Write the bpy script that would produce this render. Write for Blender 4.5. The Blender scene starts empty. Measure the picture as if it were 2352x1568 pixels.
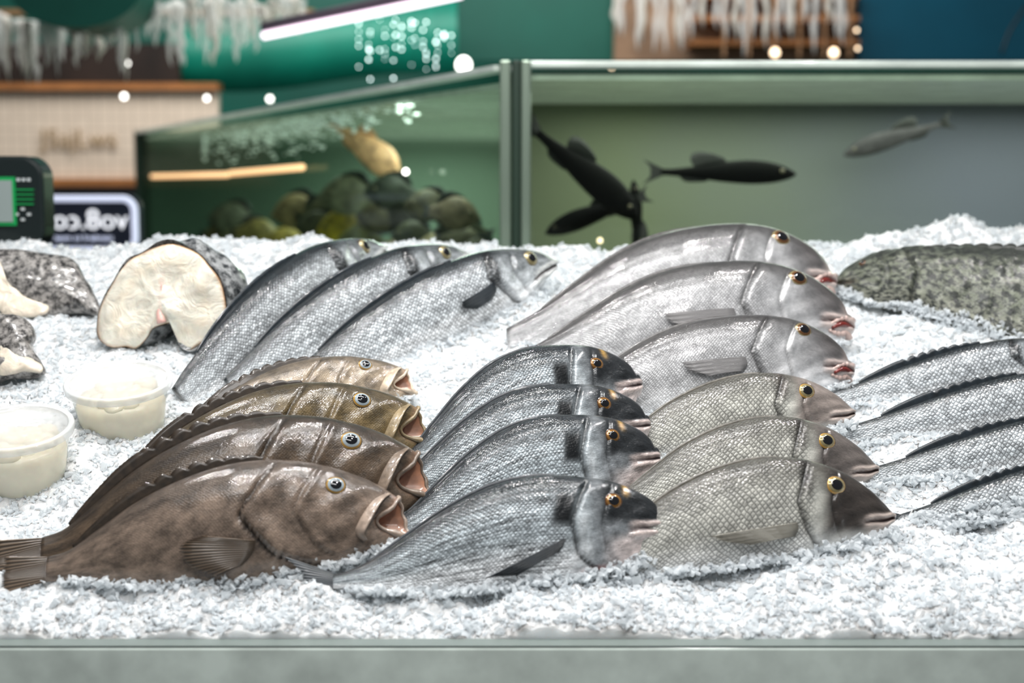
import bpy, math, random
import numpy as np
from mathutils import Vector, noise, Matrix
random.seed(4); rng=np.random.default_rng(7)
SC=bpy.context.scene; COLL=SC.collection
# ---------------------------------------------------------------- camera
CAM=Vector((0,-1.25,1.31)); PITCH=math.radians(6.36); F=2352*50/36
cd=bpy.data.cameras.new("camera"); cam=bpy.data.objects.new("camera",cd); COLL.objects.link(cam)
cam.location=CAM; cam.rotation_euler=(math.pi/2-PITCH,0,0); cd.lens=50; cd.sensor_width=36
cd.clip_start=.05; cd.clip_end=60
cd.dof.use_dof=True; cd.dof.focus_distance=1.55; cd.dof.aperture_fstop=3.6
SC.camera=cam
FW=Vector((0,math.cos(PITCH),-math.sin(PITCH))); UP=Vector((0,math.sin(PITCH),math.cos(PITCH)))
def ray(px,py): return FW*F+Vector((1,0,0))*(px-1176)+UP*(784-py)
def W(px,py,y):
    d=ray(px,py); t=(y-CAM.y)/d.y; return CAM+d*t
SL=.32; Z0=.91
def on_ice(px,py):
    d=ray(px,py); t=(Z0+SL*CAM.y-CAM.z)/(d.z-SL*d.y); return CAM+d*t
def hit(px,py,o,n):
    d=ray(px,py); return CAM+d*((o-CAM).dot(n)/d.dot(n))
# ---------------------------------------------------------------- materials
def new_mat(name):
    m=bpy.data.materials.new(name); m.use_nodes=True
    nt=m.node_tree; return m,nt,nt.nodes['Principled BSDF']
def N(nt,t,**k):
    n=nt.nodes.new(t)
    for a,b in k.items(): setattr(n,a,b)
    return n
def plain(name,col,rough=.5,metal=0,coat=0,emit=None,es=1,noise_s=0,noise_a=.15,bump=0,trans=0,sss=0):
    m,nt,p=new_mat(name)
    p.inputs['Base Color'].default_value=(*col,1); p.inputs['Roughness'].default_value=rough
    p.inputs['Metallic'].default_value=metal; p.inputs['Coat Weight'].default_value=coat
    p.inputs['Transmission Weight'].default_value=trans
    if sss:
        p.inputs['Subsurface Weight'].default_value=sss; p.inputs['Subsurface Scale'].default_value=.01
    if emit: p.inputs['Emission Color'].default_value=(*emit,1); p.inputs['Emission Strength'].default_value=es
    if noise_s:
        tc=N(nt,'ShaderNodeTexCoord'); nz=N(nt,'ShaderNodeTexNoise'); nz.inputs['Scale'].default_value=noise_s; nz.inputs['Detail'].default_value=5
        nt.links.new(tc.outputs['Object'],nz.inputs['Vector'])
        mr=N(nt,'ShaderNodeMapRange'); mr.inputs['From Min'].default_value=.3; mr.inputs['From Max'].default_value=.7
        mr.inputs['To Min'].default_value=1-noise_a; mr.inputs['To Max'].default_value=1+noise_a
        nt.links.new(nz.outputs['Fac'],mr.inputs['Value'])
        mx=N(nt,'ShaderNodeMix',data_type='RGBA',blend_type='MULTIPLY'); mx.inputs[0].default_value=1
        mx.inputs[6].default_value=(*col,1); nt.links.new(mr.outputs[0],mx.inputs[7]); nt.links.new(mx.outputs[2],p.inputs['Base Color'])
        if bump:
            b=N(nt,'ShaderNodeBump'); b.inputs['Strength'].default_value=bump; b.inputs['Distance'].default_value=.002
            nt.links.new(nz.outputs['Fac'],b.inputs['Height']); nt.links.new(b.outputs[0],p.inputs['Normal'])
    return m
def body_mat(name,size,line,cellvar,metal,rough,coat,mott,mscale,bump=.6,speck=0,stretch=1,fine=.45,spec=.35):
    m,nt,p=new_mat(name); L=nt.links.new
    at=N(nt,'ShaderNodeAttribute',attribute_name='Col'); uv=N(nt,'ShaderNodeUVMap'); uv.uv_map='UVMap'
    nw=N(nt,'ShaderNodeTexNoise'); nw.inputs['Scale'].default_value=28; nw.inputs['Detail'].default_value=2; L(uv.outputs[0],nw.inputs['Vector'])
    sb=N(nt,'ShaderNodeVectorMath',operation='MULTIPLY_ADD'); L(nw.outputs['Color'],sb.inputs[0]); sb.inputs[1].default_value=(.007,.007,0); L(uv.outputs[0],sb.inputs[2])
    mp=N(nt,'ShaderNodeMapping'); mp.inputs['Scale'].default_value=(1/size,1/size*.85,1)
    mp2=N(nt,'ShaderNodeMapping'); mp2.inputs['Rotation'].default_value=(0,0,math.radians(45))
    L(sb.outputs[0],mp.inputs[0]); L(mp.outputs[0],mp2.inputs[0])
    ve=N(nt,'ShaderNodeTexVoronoi',voronoi_dimensions='2D',feature='DISTANCE_TO_EDGE'); ve.inputs['Scale'].default_value=1; ve.inputs['Randomness'].default_value=.3
    vf=N(nt,'ShaderNodeTexVoronoi',voronoi_dimensions='2D',feature='F1'); vf.inputs['Scale'].default_value=1; vf.inputs['Randomness'].default_value=.3
    L(mp2.outputs[0],ve.inputs['Vector']); L(mp2.outputs[0],vf.inputs['Vector'])
    e=N(nt,'ShaderNodeMapRange',interpolation_type='SMOOTHSTEP'); e.inputs['From Max'].default_value=.25; L(ve.outputs['Distance'],e.inputs['Value'])
    e.inputs['To Min'].default_value=1-line; e.inputs['To Max'].default_value=1
    cv=N(nt,'ShaderNodeMapRange'); cv.inputs['To Min'].default_value=1-cellvar; cv.inputs['To Max'].default_value=1+cellvar; L(vf.outputs['Color'],cv.inputs['Value'])
    mu=N(nt,'ShaderNodeMath',operation='MULTIPLY'); L(e.outputs[0],mu.inputs[0]); L(cv.outputs[0],mu.inputs[1])
    mk=N(nt,'ShaderNodeMix'); mk.inputs[2].default_value=1; L(at.outputs['Alpha'],mk.inputs[0]); L(mu.outputs[0],mk.inputs[3])
    def mottle(st,sc,am):
        ms=N(nt,'ShaderNodeMapping'); ms.inputs['Scale'].default_value=(1/st,1,1); L(uv.outputs[0],ms.inputs[0])
        nz=N(nt,'ShaderNodeTexNoise'); nz.inputs['Scale'].default_value=sc; nz.inputs['Detail'].default_value=6; nz.inputs['Roughness'].default_value=.7
        L(ms.outputs[0],nz.inputs['Vector'])
        mr=N(nt,'ShaderNodeMapRange'); mr.inputs['From Min'].default_value=.36; mr.inputs['From Max'].default_value=.64
        mr.inputs['To Min'].default_value=1-am; mr.inputs['To Max'].default_value=1+am; L(nz.outputs['Fac'],mr.inputs['Value']); return mr
    mr=mottle(stretch,mscale,mott)
    if stretch>1:
        mh=mottle(1,90,min(.35,mott)); mm=N(nt,'ShaderNodeMix'); L(at.outputs['Alpha'],mm.inputs[0]); L(mh.outputs[0],mm.inputs[2]); L(mr.outputs[0],mm.inputs[3]); mro=mm.outputs[0]
    else: mro=mr.outputs[0]
    m2=N(nt,'ShaderNodeMath',operation='MULTIPLY'); L(mk.outputs[0],m2.inputs[0]); L(mro,m2.inputs[1])
    mx=N(nt,'ShaderNodeMix',data_type='RGBA',blend_type='MULTIPLY'); mx.inputs[0].default_value=1
    L(at.outputs['Color'],mx.inputs[6]); L(m2.outputs[0],mx.inputs[7])
    out=mx.outputs[2]
    if speck:
        vs=N(nt,'ShaderNodeTexNoise'); vs.inputs['Scale'].default_value=speck; vs.inputs['Detail'].default_value=5; vs.inputs['Roughness'].default_value=.7; L(uv.outputs[0],vs.inputs['Vector'])
        rr=N(nt,'ShaderNodeMapRange',interpolation_type='SMOOTHSTEP'); rr.inputs['From Min'].default_value=.44; rr.inputs['From Max'].default_value=.56; L(vs.outputs['Fac'],rr.inputs['Value'])
        m3=N(nt,'ShaderNodeMix',data_type='RGBA'); L(rr.outputs[0],m3.inputs[0]); L(out,m3.inputs[6]); m3.inputs[7].default_value=(.03,.034,.03,1); out=m3.outputs[2]
    L(out,p.inputs['Base Color'])
    p.inputs['Metallic'].default_value=metal; p.inputs['Roughness'].default_value=rough; p.inputs['Specular IOR Level'].default_value=spec
    p.inputs['Coat Weight'].default_value=coat; p.inputs['Coat Roughness'].default_value=.07
    hb=N(nt,'ShaderNodeMath',operation='MULTIPLY'); L(ve.outputs['Distance'],hb.inputs[0]); L(at.outputs['Alpha'],hb.inputs[1])
    nf=N(nt,'ShaderNodeTexNoise'); nf.inputs['Scale'].default_value=420; nf.inputs['Detail'].default_value=4; L(uv.outputs[0],nf.inputs['Vector'])
    ng=N(nt,'ShaderNodeTexNoise'); ng.inputs['Scale'].default_value=70; ng.inputs['Detail'].default_value=3; L(uv.outputs[0],ng.inputs['Vector'])
    ha=N(nt,'ShaderNodeMath',operation='MULTIPLY_ADD'); L(nf.outputs['Fac'],ha.inputs[0]); ha.inputs[1].default_value=fine; L(hb.outputs[0],ha.inputs[2])
    hc=N(nt,'ShaderNodeMath',operation='MULTIPLY_ADD'); L(ng.outputs['Fac'],hc.inputs[0]); hc.inputs[1].default_value=1.2; L(ha.outputs[0],hc.inputs[2])
    b=N(nt,'ShaderNodeBump'); b.inputs['Strength'].default_value=bump; b.inputs['Distance'].default_value=.0016
    L(hc.outputs[0],b.inputs['Height']); L(b.outputs[0],p.inputs['Normal'])
    b2=N(nt,'ShaderNodeBump'); b2.inputs['Strength'].default_value=bump*.4; b2.inputs['Distance'].default_value=.0014
    L(hc.outputs[0],b2.inputs['Height']); L(b2.outputs[0],p.inputs['Coat Normal'])
    return m
def fin_mat(name,c1,c2,rays=16):
    m,nt,p=new_mat(name); L=nt.links.new
    uv=N(nt,'ShaderNodeUVMap'); uv.uv_map='UVMap'
    sx=N(nt,'ShaderNodeSeparateXYZ'); L(uv.outputs[0],sx.inputs[0])
    mu=N(nt,'ShaderNodeMath',operation='MULTIPLY'); mu.inputs[1].default_value=rays*6.283; L(sx.outputs[0],mu.inputs[0])
    sn=N(nt,'ShaderNodeMath',operation='SINE'); L(mu.outputs[0],sn.inputs[0])
    mr=N(nt,'ShaderNodeMapRange'); mr.inputs['From Min'].default_value=-1; L(sn.outputs[0],mr.inputs['Value'])
    mx=N(nt,'ShaderNodeMix',data_type='RGBA'); mx.inputs[6].default_value=(*c1,1); mx.inputs[7].default_value=(*c2,1)
    L(mr.outputs[0],mx.inputs[0]); L(mx.outputs[2],p.inputs['Base Color'])
    p.inputs['Roughness'].default_value=.3; p.inputs['Coat Weight'].default_value=.4
    b=N(nt,'ShaderNodeBump'); b.inputs['Strength'].default_value=.8; b.inputs['Distance'].default_value=.001
    L(mr.outputs[0],b.inputs['Height']); L(b.outputs[0],p.inputs['Normal'])
    return m
# ---------------------------------------------------------------- object helpers
def mesh_obj(name,verts,faces,mats=(),smooth=True,parent=None,**props):
    me=bpy.data.meshes.new(name); me.from_pydata([tuple(v) for v in verts],[],[tuple(f) for f in faces])
    for m in mats: me.materials.append(m)
    if smooth: me.polygons.foreach_set('use_smooth',[True]*len(me.polygons))
    me.update()
    o=bpy.data.objects.new(name,me); COLL.objects.link(o)
    if parent is not None: o.parent=parent
    for k,v in props.items():
        if v is not None: o[k]=v
    return o
def empty(name,loc=(0,0,0),**props):
    o=bpy.data.objects.new(name,None); o.empty_display_size=.05; COLL.objects.link(o)
    for k,v in props.items(): o[k]=v
    return o
def box_geo(a,b):
    x0,y0,z0=a; x1,y1,z1=b
    v=[(x0,y0,z0),(x1,y0,z0),(x1,y1,z0),(x0,y1,z0),(x0,y0,z1),(x1,y0,z1),(x1,y1,z1),(x0,y1,z1)]
    f=[(0,3,2,1),(4,5,6,7),(0,1,5,4),(1,2,6,5),(2,3,7,6),(3,0,4,7)]
    return v,f
def box(name,a,b,mat,parent=None,bevel=0,**props):
    a2=[min(p,q) for p,q in zip(a,b)]; b2=[max(p,q) for p,q in zip(a,b)]
    v,f=box_geo(a2,b2); o=mesh_obj(name,v,f,[mat],False,parent,**props)
    if bevel:
        md=o.modifiers.new('bevel','BEVEL'); md.width=bevel; md.segments=3
    return o
def boxpx(name,x0,y0,x1,y1,y,th,mat,parent=None,bevel=0,**props):
    p=W(x0,y1,y); q=W(x1,y0,y)
    return box(name,(p.x,y,p.z),(q.x,y+th,q.z),mat,parent,bevel,**props)
def tube_geo(pts,rad,seg=10,flat=1.0,closed=False):
    pts=[Vector(p) for p in pts]; n=len(pts); V=[];Fc=[]; prev=None
    for i,p in enumerate(pts):
        if closed: t=(pts[(i+1)%n]-pts[i-1]).normalized()
        else: t=(pts[min(i+1,n-1)]-pts[max(i-1,0)]).normalized()
        ref=Vector((0,0,1)) if abs(t.z)<.95 else Vector((1,0,0))
        a=t.cross(ref).normalized()
        if prev is not None: a=(prev-t*prev.dot(t)).normalized()
        prev=a; b=t.cross(a)
        r=rad[i] if hasattr(rad,'__len__') else rad
        for k in range(seg):
            an=2*math.pi*k/seg; V.append(p+a*math.cos(an)*r+b*math.sin(an)*r*flat)
    m=n if closed else n-1
    for i in range(m):
        for k in range(seg):
            i2=(i+1)%n; Fc.append((i*seg+k,i*seg+(k+1)%seg,i2*seg+(k+1)%seg,i2*seg+k))
    if not closed:
        Fc.append(tuple(range(seg))[::-1]); Fc.append(tuple((n-1)*seg+k for k in range(seg)))
    return V,Fc
def tube(name,pts,rad,mat,parent=None,seg=10,flat=1.0,closed=False,**props):
    V,Fc=tube_geo(pts,rad,seg,flat,closed)
    return mesh_obj(name,V,Fc,[mat],True,parent,**props)
def lathe(name,prof,org,axis,mat,seg=48,parent=None,**props):
    axis=axis.normalized(); a=axis.cross(Vector((0,1,0.1))).normalized(); b=axis.cross(a)
    V=[];Fc=[]
    for r,h in prof:
        for k in range(seg):
            t=2*math.pi*k/seg; V.append(org+axis*h+(a*math.cos(t)+b*math.sin(t))*r)
    for i in range(len(prof)-1):
        for k in range(seg): Fc.append((i*seg+k,i*seg+(k+1)%seg,(i+1)*seg+(k+1)%seg,(i+1)*seg+k))
    return mesh_obj(name,V,Fc,[mat],True,parent,**props)
def catmull(P,n):
    P=np.array(P,float); m=len(P); out=[]
    Q=np.vstack([2*P[0]-P[1],P,2*P[-1]-P[-2]])
    for t in np.linspace(0,m-1,n):
        i=min(int(t),m-2); u=t-i; a,b,c,d=Q[i],Q[i+1],Q[i+2],Q[i+3]
        out.append(.5*((2*b)+(-a+c)*u+(2*a-5*b+4*c-d)*u*u+(-a+3*b-3*c+d)*u**3))
    return np.array(out)
def sheet(name,base,tip,mat,parent,nu=33,nv=7,jag=.0,thick=.0007,bow=0,bowdir=None,raw=False,**props):
    if raw: b=np.array(base); t=np.array(tip); nu=len(b)
    else: b=catmull(base,nu); t=catmull(tip,nu)
    V=[];Fc=[];uv=[]
    for i in range(nu):
        ti=t[i]
        if jag and i%2: ti=b[i]+(t[i]-b[i])*(1-jag)
        for j in range(nv):
            k=j/(nv-1); p=b[i]*(1-k)+ti*k
            if bow: p=p+np.array(bowdir)*bow*math.sin(k*math.pi)
            V.append(p); uv.append((i/(nu-1),k))
    for i in range(nu-1):
        for j in range(nv-1): Fc.append((i*nv+j,(i+1)*nv+j,(i+1)*nv+j+1,i*nv+j+1))
    o=mesh_obj(name,V,Fc,[mat],True,parent,**props)
    ul=o.data.uv_layers.new(name='UVMap')
    for l in o.data.loops: ul.data[l.index].uv=uv[l.vertex_index]
    md=o.modifiers.new('solid','SOLIDIFY'); md.thickness=thick; md.offset=0
    return o
def ss(e0,e1,x):
    t=np.clip((x-e0)/(e1-e0),0,1); return t*t*(3-2*t)
def mixc(a,b,t): return a*(1-t[...,None])+np.array(b)*t[...,None]
def srgb(r,g,b): return tuple(((c/255)/12.92 if c/255<=.04045 else ((c/255+.055)/1.055)**2.4) for c in (r,g,b))
# ---------------------------------------------------------------- species
TM={}
TM['grouper']=dict(nose=(915,1185),tail=(130,1300),T=[(914,1142),(882,1121),(840,1099),(780,1078),(700,1060),(600,1056),(500,1072),(400,1108),(310,1155),(230,1212),(160,1262),(110,1278)],
  B=[(938,1236),(890,1262),(840,1285),(780,1303),(690,1322),(590,1345),(490,1358),(390,1357),(300,1350),(220,1340),(150,1336),(105,1336)],
  w=.30,eye=(772,1120),er=21,gill=([-1,-.8,-.55,.1,.5,.9],[.16,.27,.36,.455,.41,.36]),dors=(.36,.93),dh=.010,sp=1)
TM['bream']=dict(nose=(1520,1208),tail=(765,1336),T=[(1521,1184),(1508,1160),(1474,1134),(1405,1106),(1320,1094),(1230,1092),(1130,1115),(1030,1165),(940,1225),(860,1280),(800,1310),(765,1320)],
  B=[(1512,1240),(1492,1266),(1460,1293),(1400,1320),(1310,1338),(1210,1348),(1110,1360),(1010,1368),(930,1368),(860,1362),(805,1352),(765,1352)],
  w=.21,eye=(1403,1155),er=20,gill=([-1,-.9,-.5,.1,.6,1],[.15,.18,.25,.275,.25,.22]),dors=(.33,.9),dh=.003,mouth=(.10,-.05))
TM['emperor']=dict(nose=(2050,1190),tail=(1330,1330),T=[(2048,1178),(2028,1155),(1990,1120),(1920,1078),(1830,1052),(1740,1053),(1640,1080),(1540,1130),(1460,1190),(1390,1245),(1330,1295)],
  B=[(2044,1204),(2018,1232),(1980,1248),(1910,1265),(1820,1287),(1720,1302),(1620,1314),(1520,1325),(1440,1335),(1380,1340),(1330,1345)],
  w=.22,eye=(1905,1120),er=22,gill=([-1,-.9,-.4,.1,.6,1],[.20,.23,.28,.31,.29,.27]),dors=(.36,.9),dh=.003,mouth=(.095,-.30))
TM['sweetlips']=dict(nose=(1950,840),tail=(1250,940),T=[(1947,822),(1932,794),(1890,760),(1830,733),(1760,720),(1670,722),(1580,738),(1490,775),(1400,830),(1320,880),(1250,915)],
  B=[(1938,870),(1918,888),(1870,902),(1810,912),(1740,925),(1650,940),(1560,955),(1470,962),(1390,968),(1310,968),(1250,968)],
  w=.25,eye=(1833,762),er=19,gill=([-1,-.9,-.6,.1,.5,1],[.18,.2,.27,.33,.31,.27]),dors=(.40,.9),dh=.003,mouth=(.085,-.15))
TM['bass']=dict(nose=(1275,607),tail=(665,902),T=[(1272,598),(1240,583),(1190,577),(1110,584),(1030,611),(950,651),(870,701),(800,752),(740,802),(690,843),(650,880)],
  B=[(1268,624),(1238,660),(1205,697),(1140,728),(1070,763),(990,801),(915,840),(850,874),(790,898),(730,917),(680,927)],
  w=.30,eye=(1205,600),er=16,gill=([-1,-.6,.2,.7,1],[.15,.2,.28,.27,.24]),dors=(.36,.86),dh=.005,mouth=(.11,-.25))
TM['bass_straight']=dict(nose=(0,0),tail=(620,0),T=[(3,-8),(35,-28),(80,-46),(150,-60),(230,-64),(310,-60),(390,-50),(460,-39),(520,-30),(570,-24),(605,-21)],
  B=[(3,8),(35,34),(80,50),(150,60),(230,64),(310,62),(390,54),(460,43),(520,34),(570,28),(605,25)],
  w=.36,eye=(62,-16),er=15,gill=([-1,-.6,.2,.7,1],[.15,.2,.28,.27,.24]),dors=(.36,.86),dh=.008,mouth=(.11,-.25),sp=1)
TM['speckled']=dict(nose=(1915,660),tail=(2550,700),T=[(1916,650),(1940,620),(1990,592),(2060,575),(2150,570),(2250,572),(2350,578),(2450,600),(2550,640)],
  B=[(1918,668),(1945,692),(2000,702),(2070,712),(2150,740),(2240,775),(2340,800),(2440,795),(2550,760)],
  w=.20,eye=(1985,618),er=9,gill=([-1,0,1],[.27,.32,.25]),dors=(.3,.9),dh=.012,sp=1,mouth=(.09,-.2))
def color_fn(sp,a,v,var):
    one=np.ones_like(a+v); c=np.zeros(one.shape+(3,)); a=a*one; v=v*one; m=one.copy()
    if sp=='grouper':
        b=np.array(var['base']); c[:]=b; c=mixc(c,b*.42,ss(.3,.9,v)); c=mixc(c,b*1.5+.02,ss(-.3,-.95,v)*.6)
        c=mixc(c,b*1.3+.01,ss(.13,.0,a)*.6); c=mixc(c,srgb(146,108,84),ss(.03,.0,a)*.4)
        m*=.6
    elif sp=='bream':
        c[:]=srgb(170,178,182); c=mixc(c,srgb(18,26,31),ss(.28,.88,v)*.96); c=mixc(c,srgb(246,247,248),ss(-.1,-.75,v))
        hd=ss(.25,.19,a); c=mixc(c,srgb(140,144,147),hd); c=mixc(c,srgb(22,25,28),ss(.23,.16,a)*ss(-.10,.25,v)*.93)
        c=mixc(c,srgb(222,208,204),ss(.2,.10,a)*ss(-.08,-.4,v)*.9)
        c=mixc(c,srgb(200,203,205),np.exp(-((a-.245)/.020)**2)*ss(.6,.1,v)*.55)
        bl=np.exp(-((a-.312+.02*v)/.034)**6)*ss(-.04,.12,v)*ss(.72,.52,v)
        c=mixc(c,srgb(3,4,6),bl*.97)
        m*=1-.95*bl
        c=mixc(c,srgb(188,150,78),np.exp(-((a-.115)/.009)**2)*ss(.65,.85,v)*.7)
        if var.get('red'): c=mixc(c,srgb(205,90,70),np.exp(-((a-.2)/.035)**2)*ss(-.72,-.9,v)*.8)
        m*=ss(.24,.32,a)
    elif sp=='emperor':
        c[:]=srgb(196,195,187); c=mixc(c,srgb(98,96,89),ss(.15,.9,v)); c=mixc(c,srgb(234,233,230),ss(-.2,-.9,v))
        h=ss(.27,.2,a); c=mixc(c,var['head'],h*ss(-.85,-.4,v)); c=mixc(c,srgb(196,188,182),ss(.13,.04,a)*ss(.0,-.4,v))
        c=mixc(c,np.array(var['head'])*.45,np.exp(-((a-.29)/.02)**2)*ss(.0,.4,v)*.8)
        m*=ss(.24,.30,a)
    elif sp=='sweetlips':
        c[:]=srgb(182,182,183); c=mixc(c,srgb(80,78,77),ss(.25,.92,v)); c=mixc(c,srgb(238,238,239),ss(-.1,-.8,v))
        c=mixc(c,srgb(80,75,74),ss(.22,.06,a)*ss(-.5,.3,v)*.85); c=mixc(c,srgb(196,180,174),ss(.04,.0,a)*.5)
        m*=ss(.2,.32,a)
    elif sp=='bass':
        c[:]=srgb(210,215,218); c=mixc(c,srgb(36,44,48),ss(.4,.92,v)); c=mixc(c,srgb(248,249,250),ss(-.1,-.6,v))
        c=mixc(c,srgb(104,108,110),ss(.26,.18,a)*ss(-.2,.4,v)*.75)
        c=mixc(c,srgb(14,17,20),np.exp(-((a-.265)/.016)**2)*ss(-.3,.2,v)*.85)
        m*=ss(.2,.28,a)
    elif sp=='speckled':
        c[:]=srgb(116,120,106); c=mixc(c,srgb(62,66,60),ss(.3,.9,v)); c=mixc(c,srgb(150,150,138),ss(-.3,-.9,v)); m*=.4
    else:
        c[:]=var['base']; c=mixc(c,np.array(var['base'])*1.8,ss(0,-.8,v)*.6)
    return c,m
MB={'grouper':body_mat('grouper_skin',.0022,.25,.14,.0,.34,1,.5,46,.4,fine=.9),
 'bream':body_mat('bream_skin',.0032,.38,.4,.1,.26,.9,.78,260,.7,stretch=9),
 'emperor':body_mat('emperor_skin',.0043,.56,.24,.0,.32,.9,.24,45,.65),
 'sweetlips':body_mat('sweetlips_skin',.0030,.42,.22,.05,.28,1,.25,40,.5),
 'bass':body_mat('bass_skin',.0042,.62,.4,.1,.25,1,.42,180,.8,stretch=5),
 'speckled':body_mat('speckled_skin',.004,.2,.1,.0,.5,.3,.3,60,.9,speck=85)}
M_gold=plain('eye_gold',srgb(196,156,84),.25,.2,1); M_pupil=plain('eye_pupil',(.006,.006,.008),.08,0,1)
M_iris=plain('eye_iris',srgb(160,148,110),.2,.3,1); M_irisb=plain('eye_brown',srgb(112,76,42),.2,.2,1); M_ring=plain('eye_ring',srgb(70,62,55),.3,.1,.6)
M_mist=plain('eye_mist',srgb(168,180,186),.1,0,1); M_amber=plain('eye_amber',srgb(150,108,52),.2,.2,1)
M_lip_p=plain('lip_pink',srgb(206,182,174),.3,0,.6,noise_s=120,bump=.5)
M_red=plain('mouth_red',srgb(110,36,30),.25,0,.8,noise_s=90,noise_a=.4)
M_cav=plain('mouth_inside',srgb(168,122,96),.35,0,.6,noise_s=60,noise_a=.4)
FINM={'grouper':fin_mat('fin_brown',srgb(58,48,38),srgb(122,104,86)),'bream':fin_mat('fin_slate',srgb(34,38,44),srgb(100,106,110)),
 'emperor':fin_mat('fin_sand',srgb(120,116,106),srgb(184,180,168)),'sweetlips':fin_mat('fin_grey',srgb(110,108,108),srgb(180,178,178)),
 'bass':fin_mat('fin_dark',srgb(22,26,32),srgb(75,84,90)),'speckled':fin_mat('fin_speck',srgb(30,32,28),srgb(70,72,64))}
DORS={k:plain('dorsal_'+k,srgb(*c),.4,0,.3,noise_s=150,noise_a=.4) for k,c in {'grouper':(50,40,30),'bream':(40,46,52),'emperor':(100,96,88),'sweetlips':(92,90,89),'bass':(34,42,48),'speckled':(50,52,48)}.items()}
LIPC={'bream':srgb(212,196,190),'emperor':srgb(194,180,172),'sweetlips':srgb(200,184,178),'bass':srgb(205,206,204),'speckled':srgb(120,118,105)}
WP=np.array([[0,.30],[.04,.45],[.1,.66],[.2,.90],[.32,1],[.48,.97],[.65,.74],[.8,.46],[.92,.24],[1,.16]])
BELLY=[]
def build_fish(name,sp,nose,tail,label,cat='fish',group=None,hs=1.0,tilt=22,yb=.7,var={},shape=None,res=(170,84),plane=None,mat=None,lift=0.0,tailfin=True,pile=1):
    tm=TM[shape or sp]; nt_,tt=complex(*tm['nose']),complex(*tm['tail']); n_,t_=complex(*nose),complex(*tail)
    flip=((tt-nt_).real<0)!=((t_-n_).real<0)
    def X(p):
        z=(complex(*p)-nt_)/(tt-nt_)
        if flip: z=z.conjugate()
        z=complex(z.real,z.imag*hs); q=n_+z*(t_-n_); return q.real,q.imag
    Tp=[X(p) for p in tm['T']]; Bp=[X(p) for p in tm['B']]
    scale=abs(t_-n_)/abs(tt-nt_)
    if plane is None:
        k1=3; k2=len(Bp)-4
        g1=on_ice(*Bp[k1]); g2=on_ice(*Bp[k2]); y2=g1.y+yb*(g2.y-g1.y); g2=Vector((g2.x,y2,Z0+SL*y2))
        e1=(g2-g1).normalized(); h=Vector((0,0,1)).cross(e1); h.z=0; h.normalize()
        if h.y<0: h=-h
        tl=math.radians(tilt); u=Vector((0,0,1))*math.cos(tl)+h*math.sin(tl); u=(u-e1*u.dot(e1)).normalized()
        n=e1.cross(u).normalized(); o=g1
        if n.y>0: n=-n
        o=o+Vector((0,0,lift))
    else: o,n=plane
    def PL(p): return np.array(hit(p[0],p[1],o,n))
    nv=np.array(n)
    T=catmull([PL(p) for p in Tp],240); B=catmull([PL(p) for p in Bp],240)
    C=(T+B)/2; arc=np.concatenate([[0],np.cumsum(np.linalg.norm(np.diff(C,axis=0),axis=1))]); Lg=arc[-1]; af=arc/Lg
    H=np.linalg.norm(T-B,axis=1)/2; hmax=H.max()
    wmax=tm['w']*2*hmax*.9
    nr,M=res; tt_=np.linspace(0,1,nr); A=tt_**1.45
    def I(arr,a): return np.stack([np.interp(a,af,arr[:,k]) for k in range(3)],-1)
    Ta=I(T,A); Ba=I(B,A); Ca=(Ta+Ba)/2; Ha=np.linalg.norm(Ta-Ba,axis=1)/2; Ua=(Ta-Ba)/(2*Ha[:,None]+1e-9)
    wa=np.interp(A,WP[:,0],WP[:,1]); ker=np.ones(5)/5; wp_=np.pad(wa,2,mode='edge'); wa=np.convolve(wp_,ker,'valid')*wmax
    tang=np.gradient(Ca,axis=0); tang/=np.linalg.norm(tang,axis=1)[:,None]
    th=np.linspace(-math.pi,math.pi,M+1)[:-1]
    s=np.sin(th)[None]; c_=np.cos(th)[None]
    Am=A[:,None]; LS=Lg/.33
    g=np.interp(c_,*tm['gill']); 
    side=np.clip(1-(np.abs(c_)/.97)**8,0,1)
    big=1.7 if sp=='grouper' else (1.3 if plane is None else .4)
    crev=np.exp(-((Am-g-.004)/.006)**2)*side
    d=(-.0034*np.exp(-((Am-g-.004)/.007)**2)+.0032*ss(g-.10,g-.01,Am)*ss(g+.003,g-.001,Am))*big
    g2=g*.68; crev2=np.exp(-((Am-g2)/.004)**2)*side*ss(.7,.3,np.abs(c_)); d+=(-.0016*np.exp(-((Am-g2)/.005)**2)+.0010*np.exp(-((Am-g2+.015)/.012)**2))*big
    d+=.0012*np.sin(Am*60+c_*4)*np.sin(c_*7+1.3)*ss(.34,.2,Am)*ss(0,.05,Am)*(plane is None)
    d=d*side*LS
    lipm=None
    if 'mouth' in tm:
        cr_,vc=tm['mouth']; vm=vc*np.minimum(Am/cr_,1.2); dist=(c_-vm)*Ha[:,None]/LS; fade=ss(cr_+.015,cr_-.02,Am)
        d+=LS*fade*(.0026*np.exp(-((dist-.0046)/.0030)**2)+.0030*np.exp(-((dist+.0052)/.0034)**2)-.0040*np.exp(-(dist/.0013)**2))
        lipm=fade*np.clip(np.exp(-((dist-.0042)/.0032)**4)+np.exp(-((dist+.0048)/.0042)**4),0,1); lipd=fade*np.exp(-(dist/.0013)**2)
    rs=np.sign(s)*np.abs(s)**.92*(1+.10*c_)
    lat=rs*wa[:,None]+np.sign(s)*d*np.abs(s)**.5
    P=Ca[:,None,:]+Ua[:,None,:]*(Ha[:,None]*c_)[...,None]+nv*lat[...,None]
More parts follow.
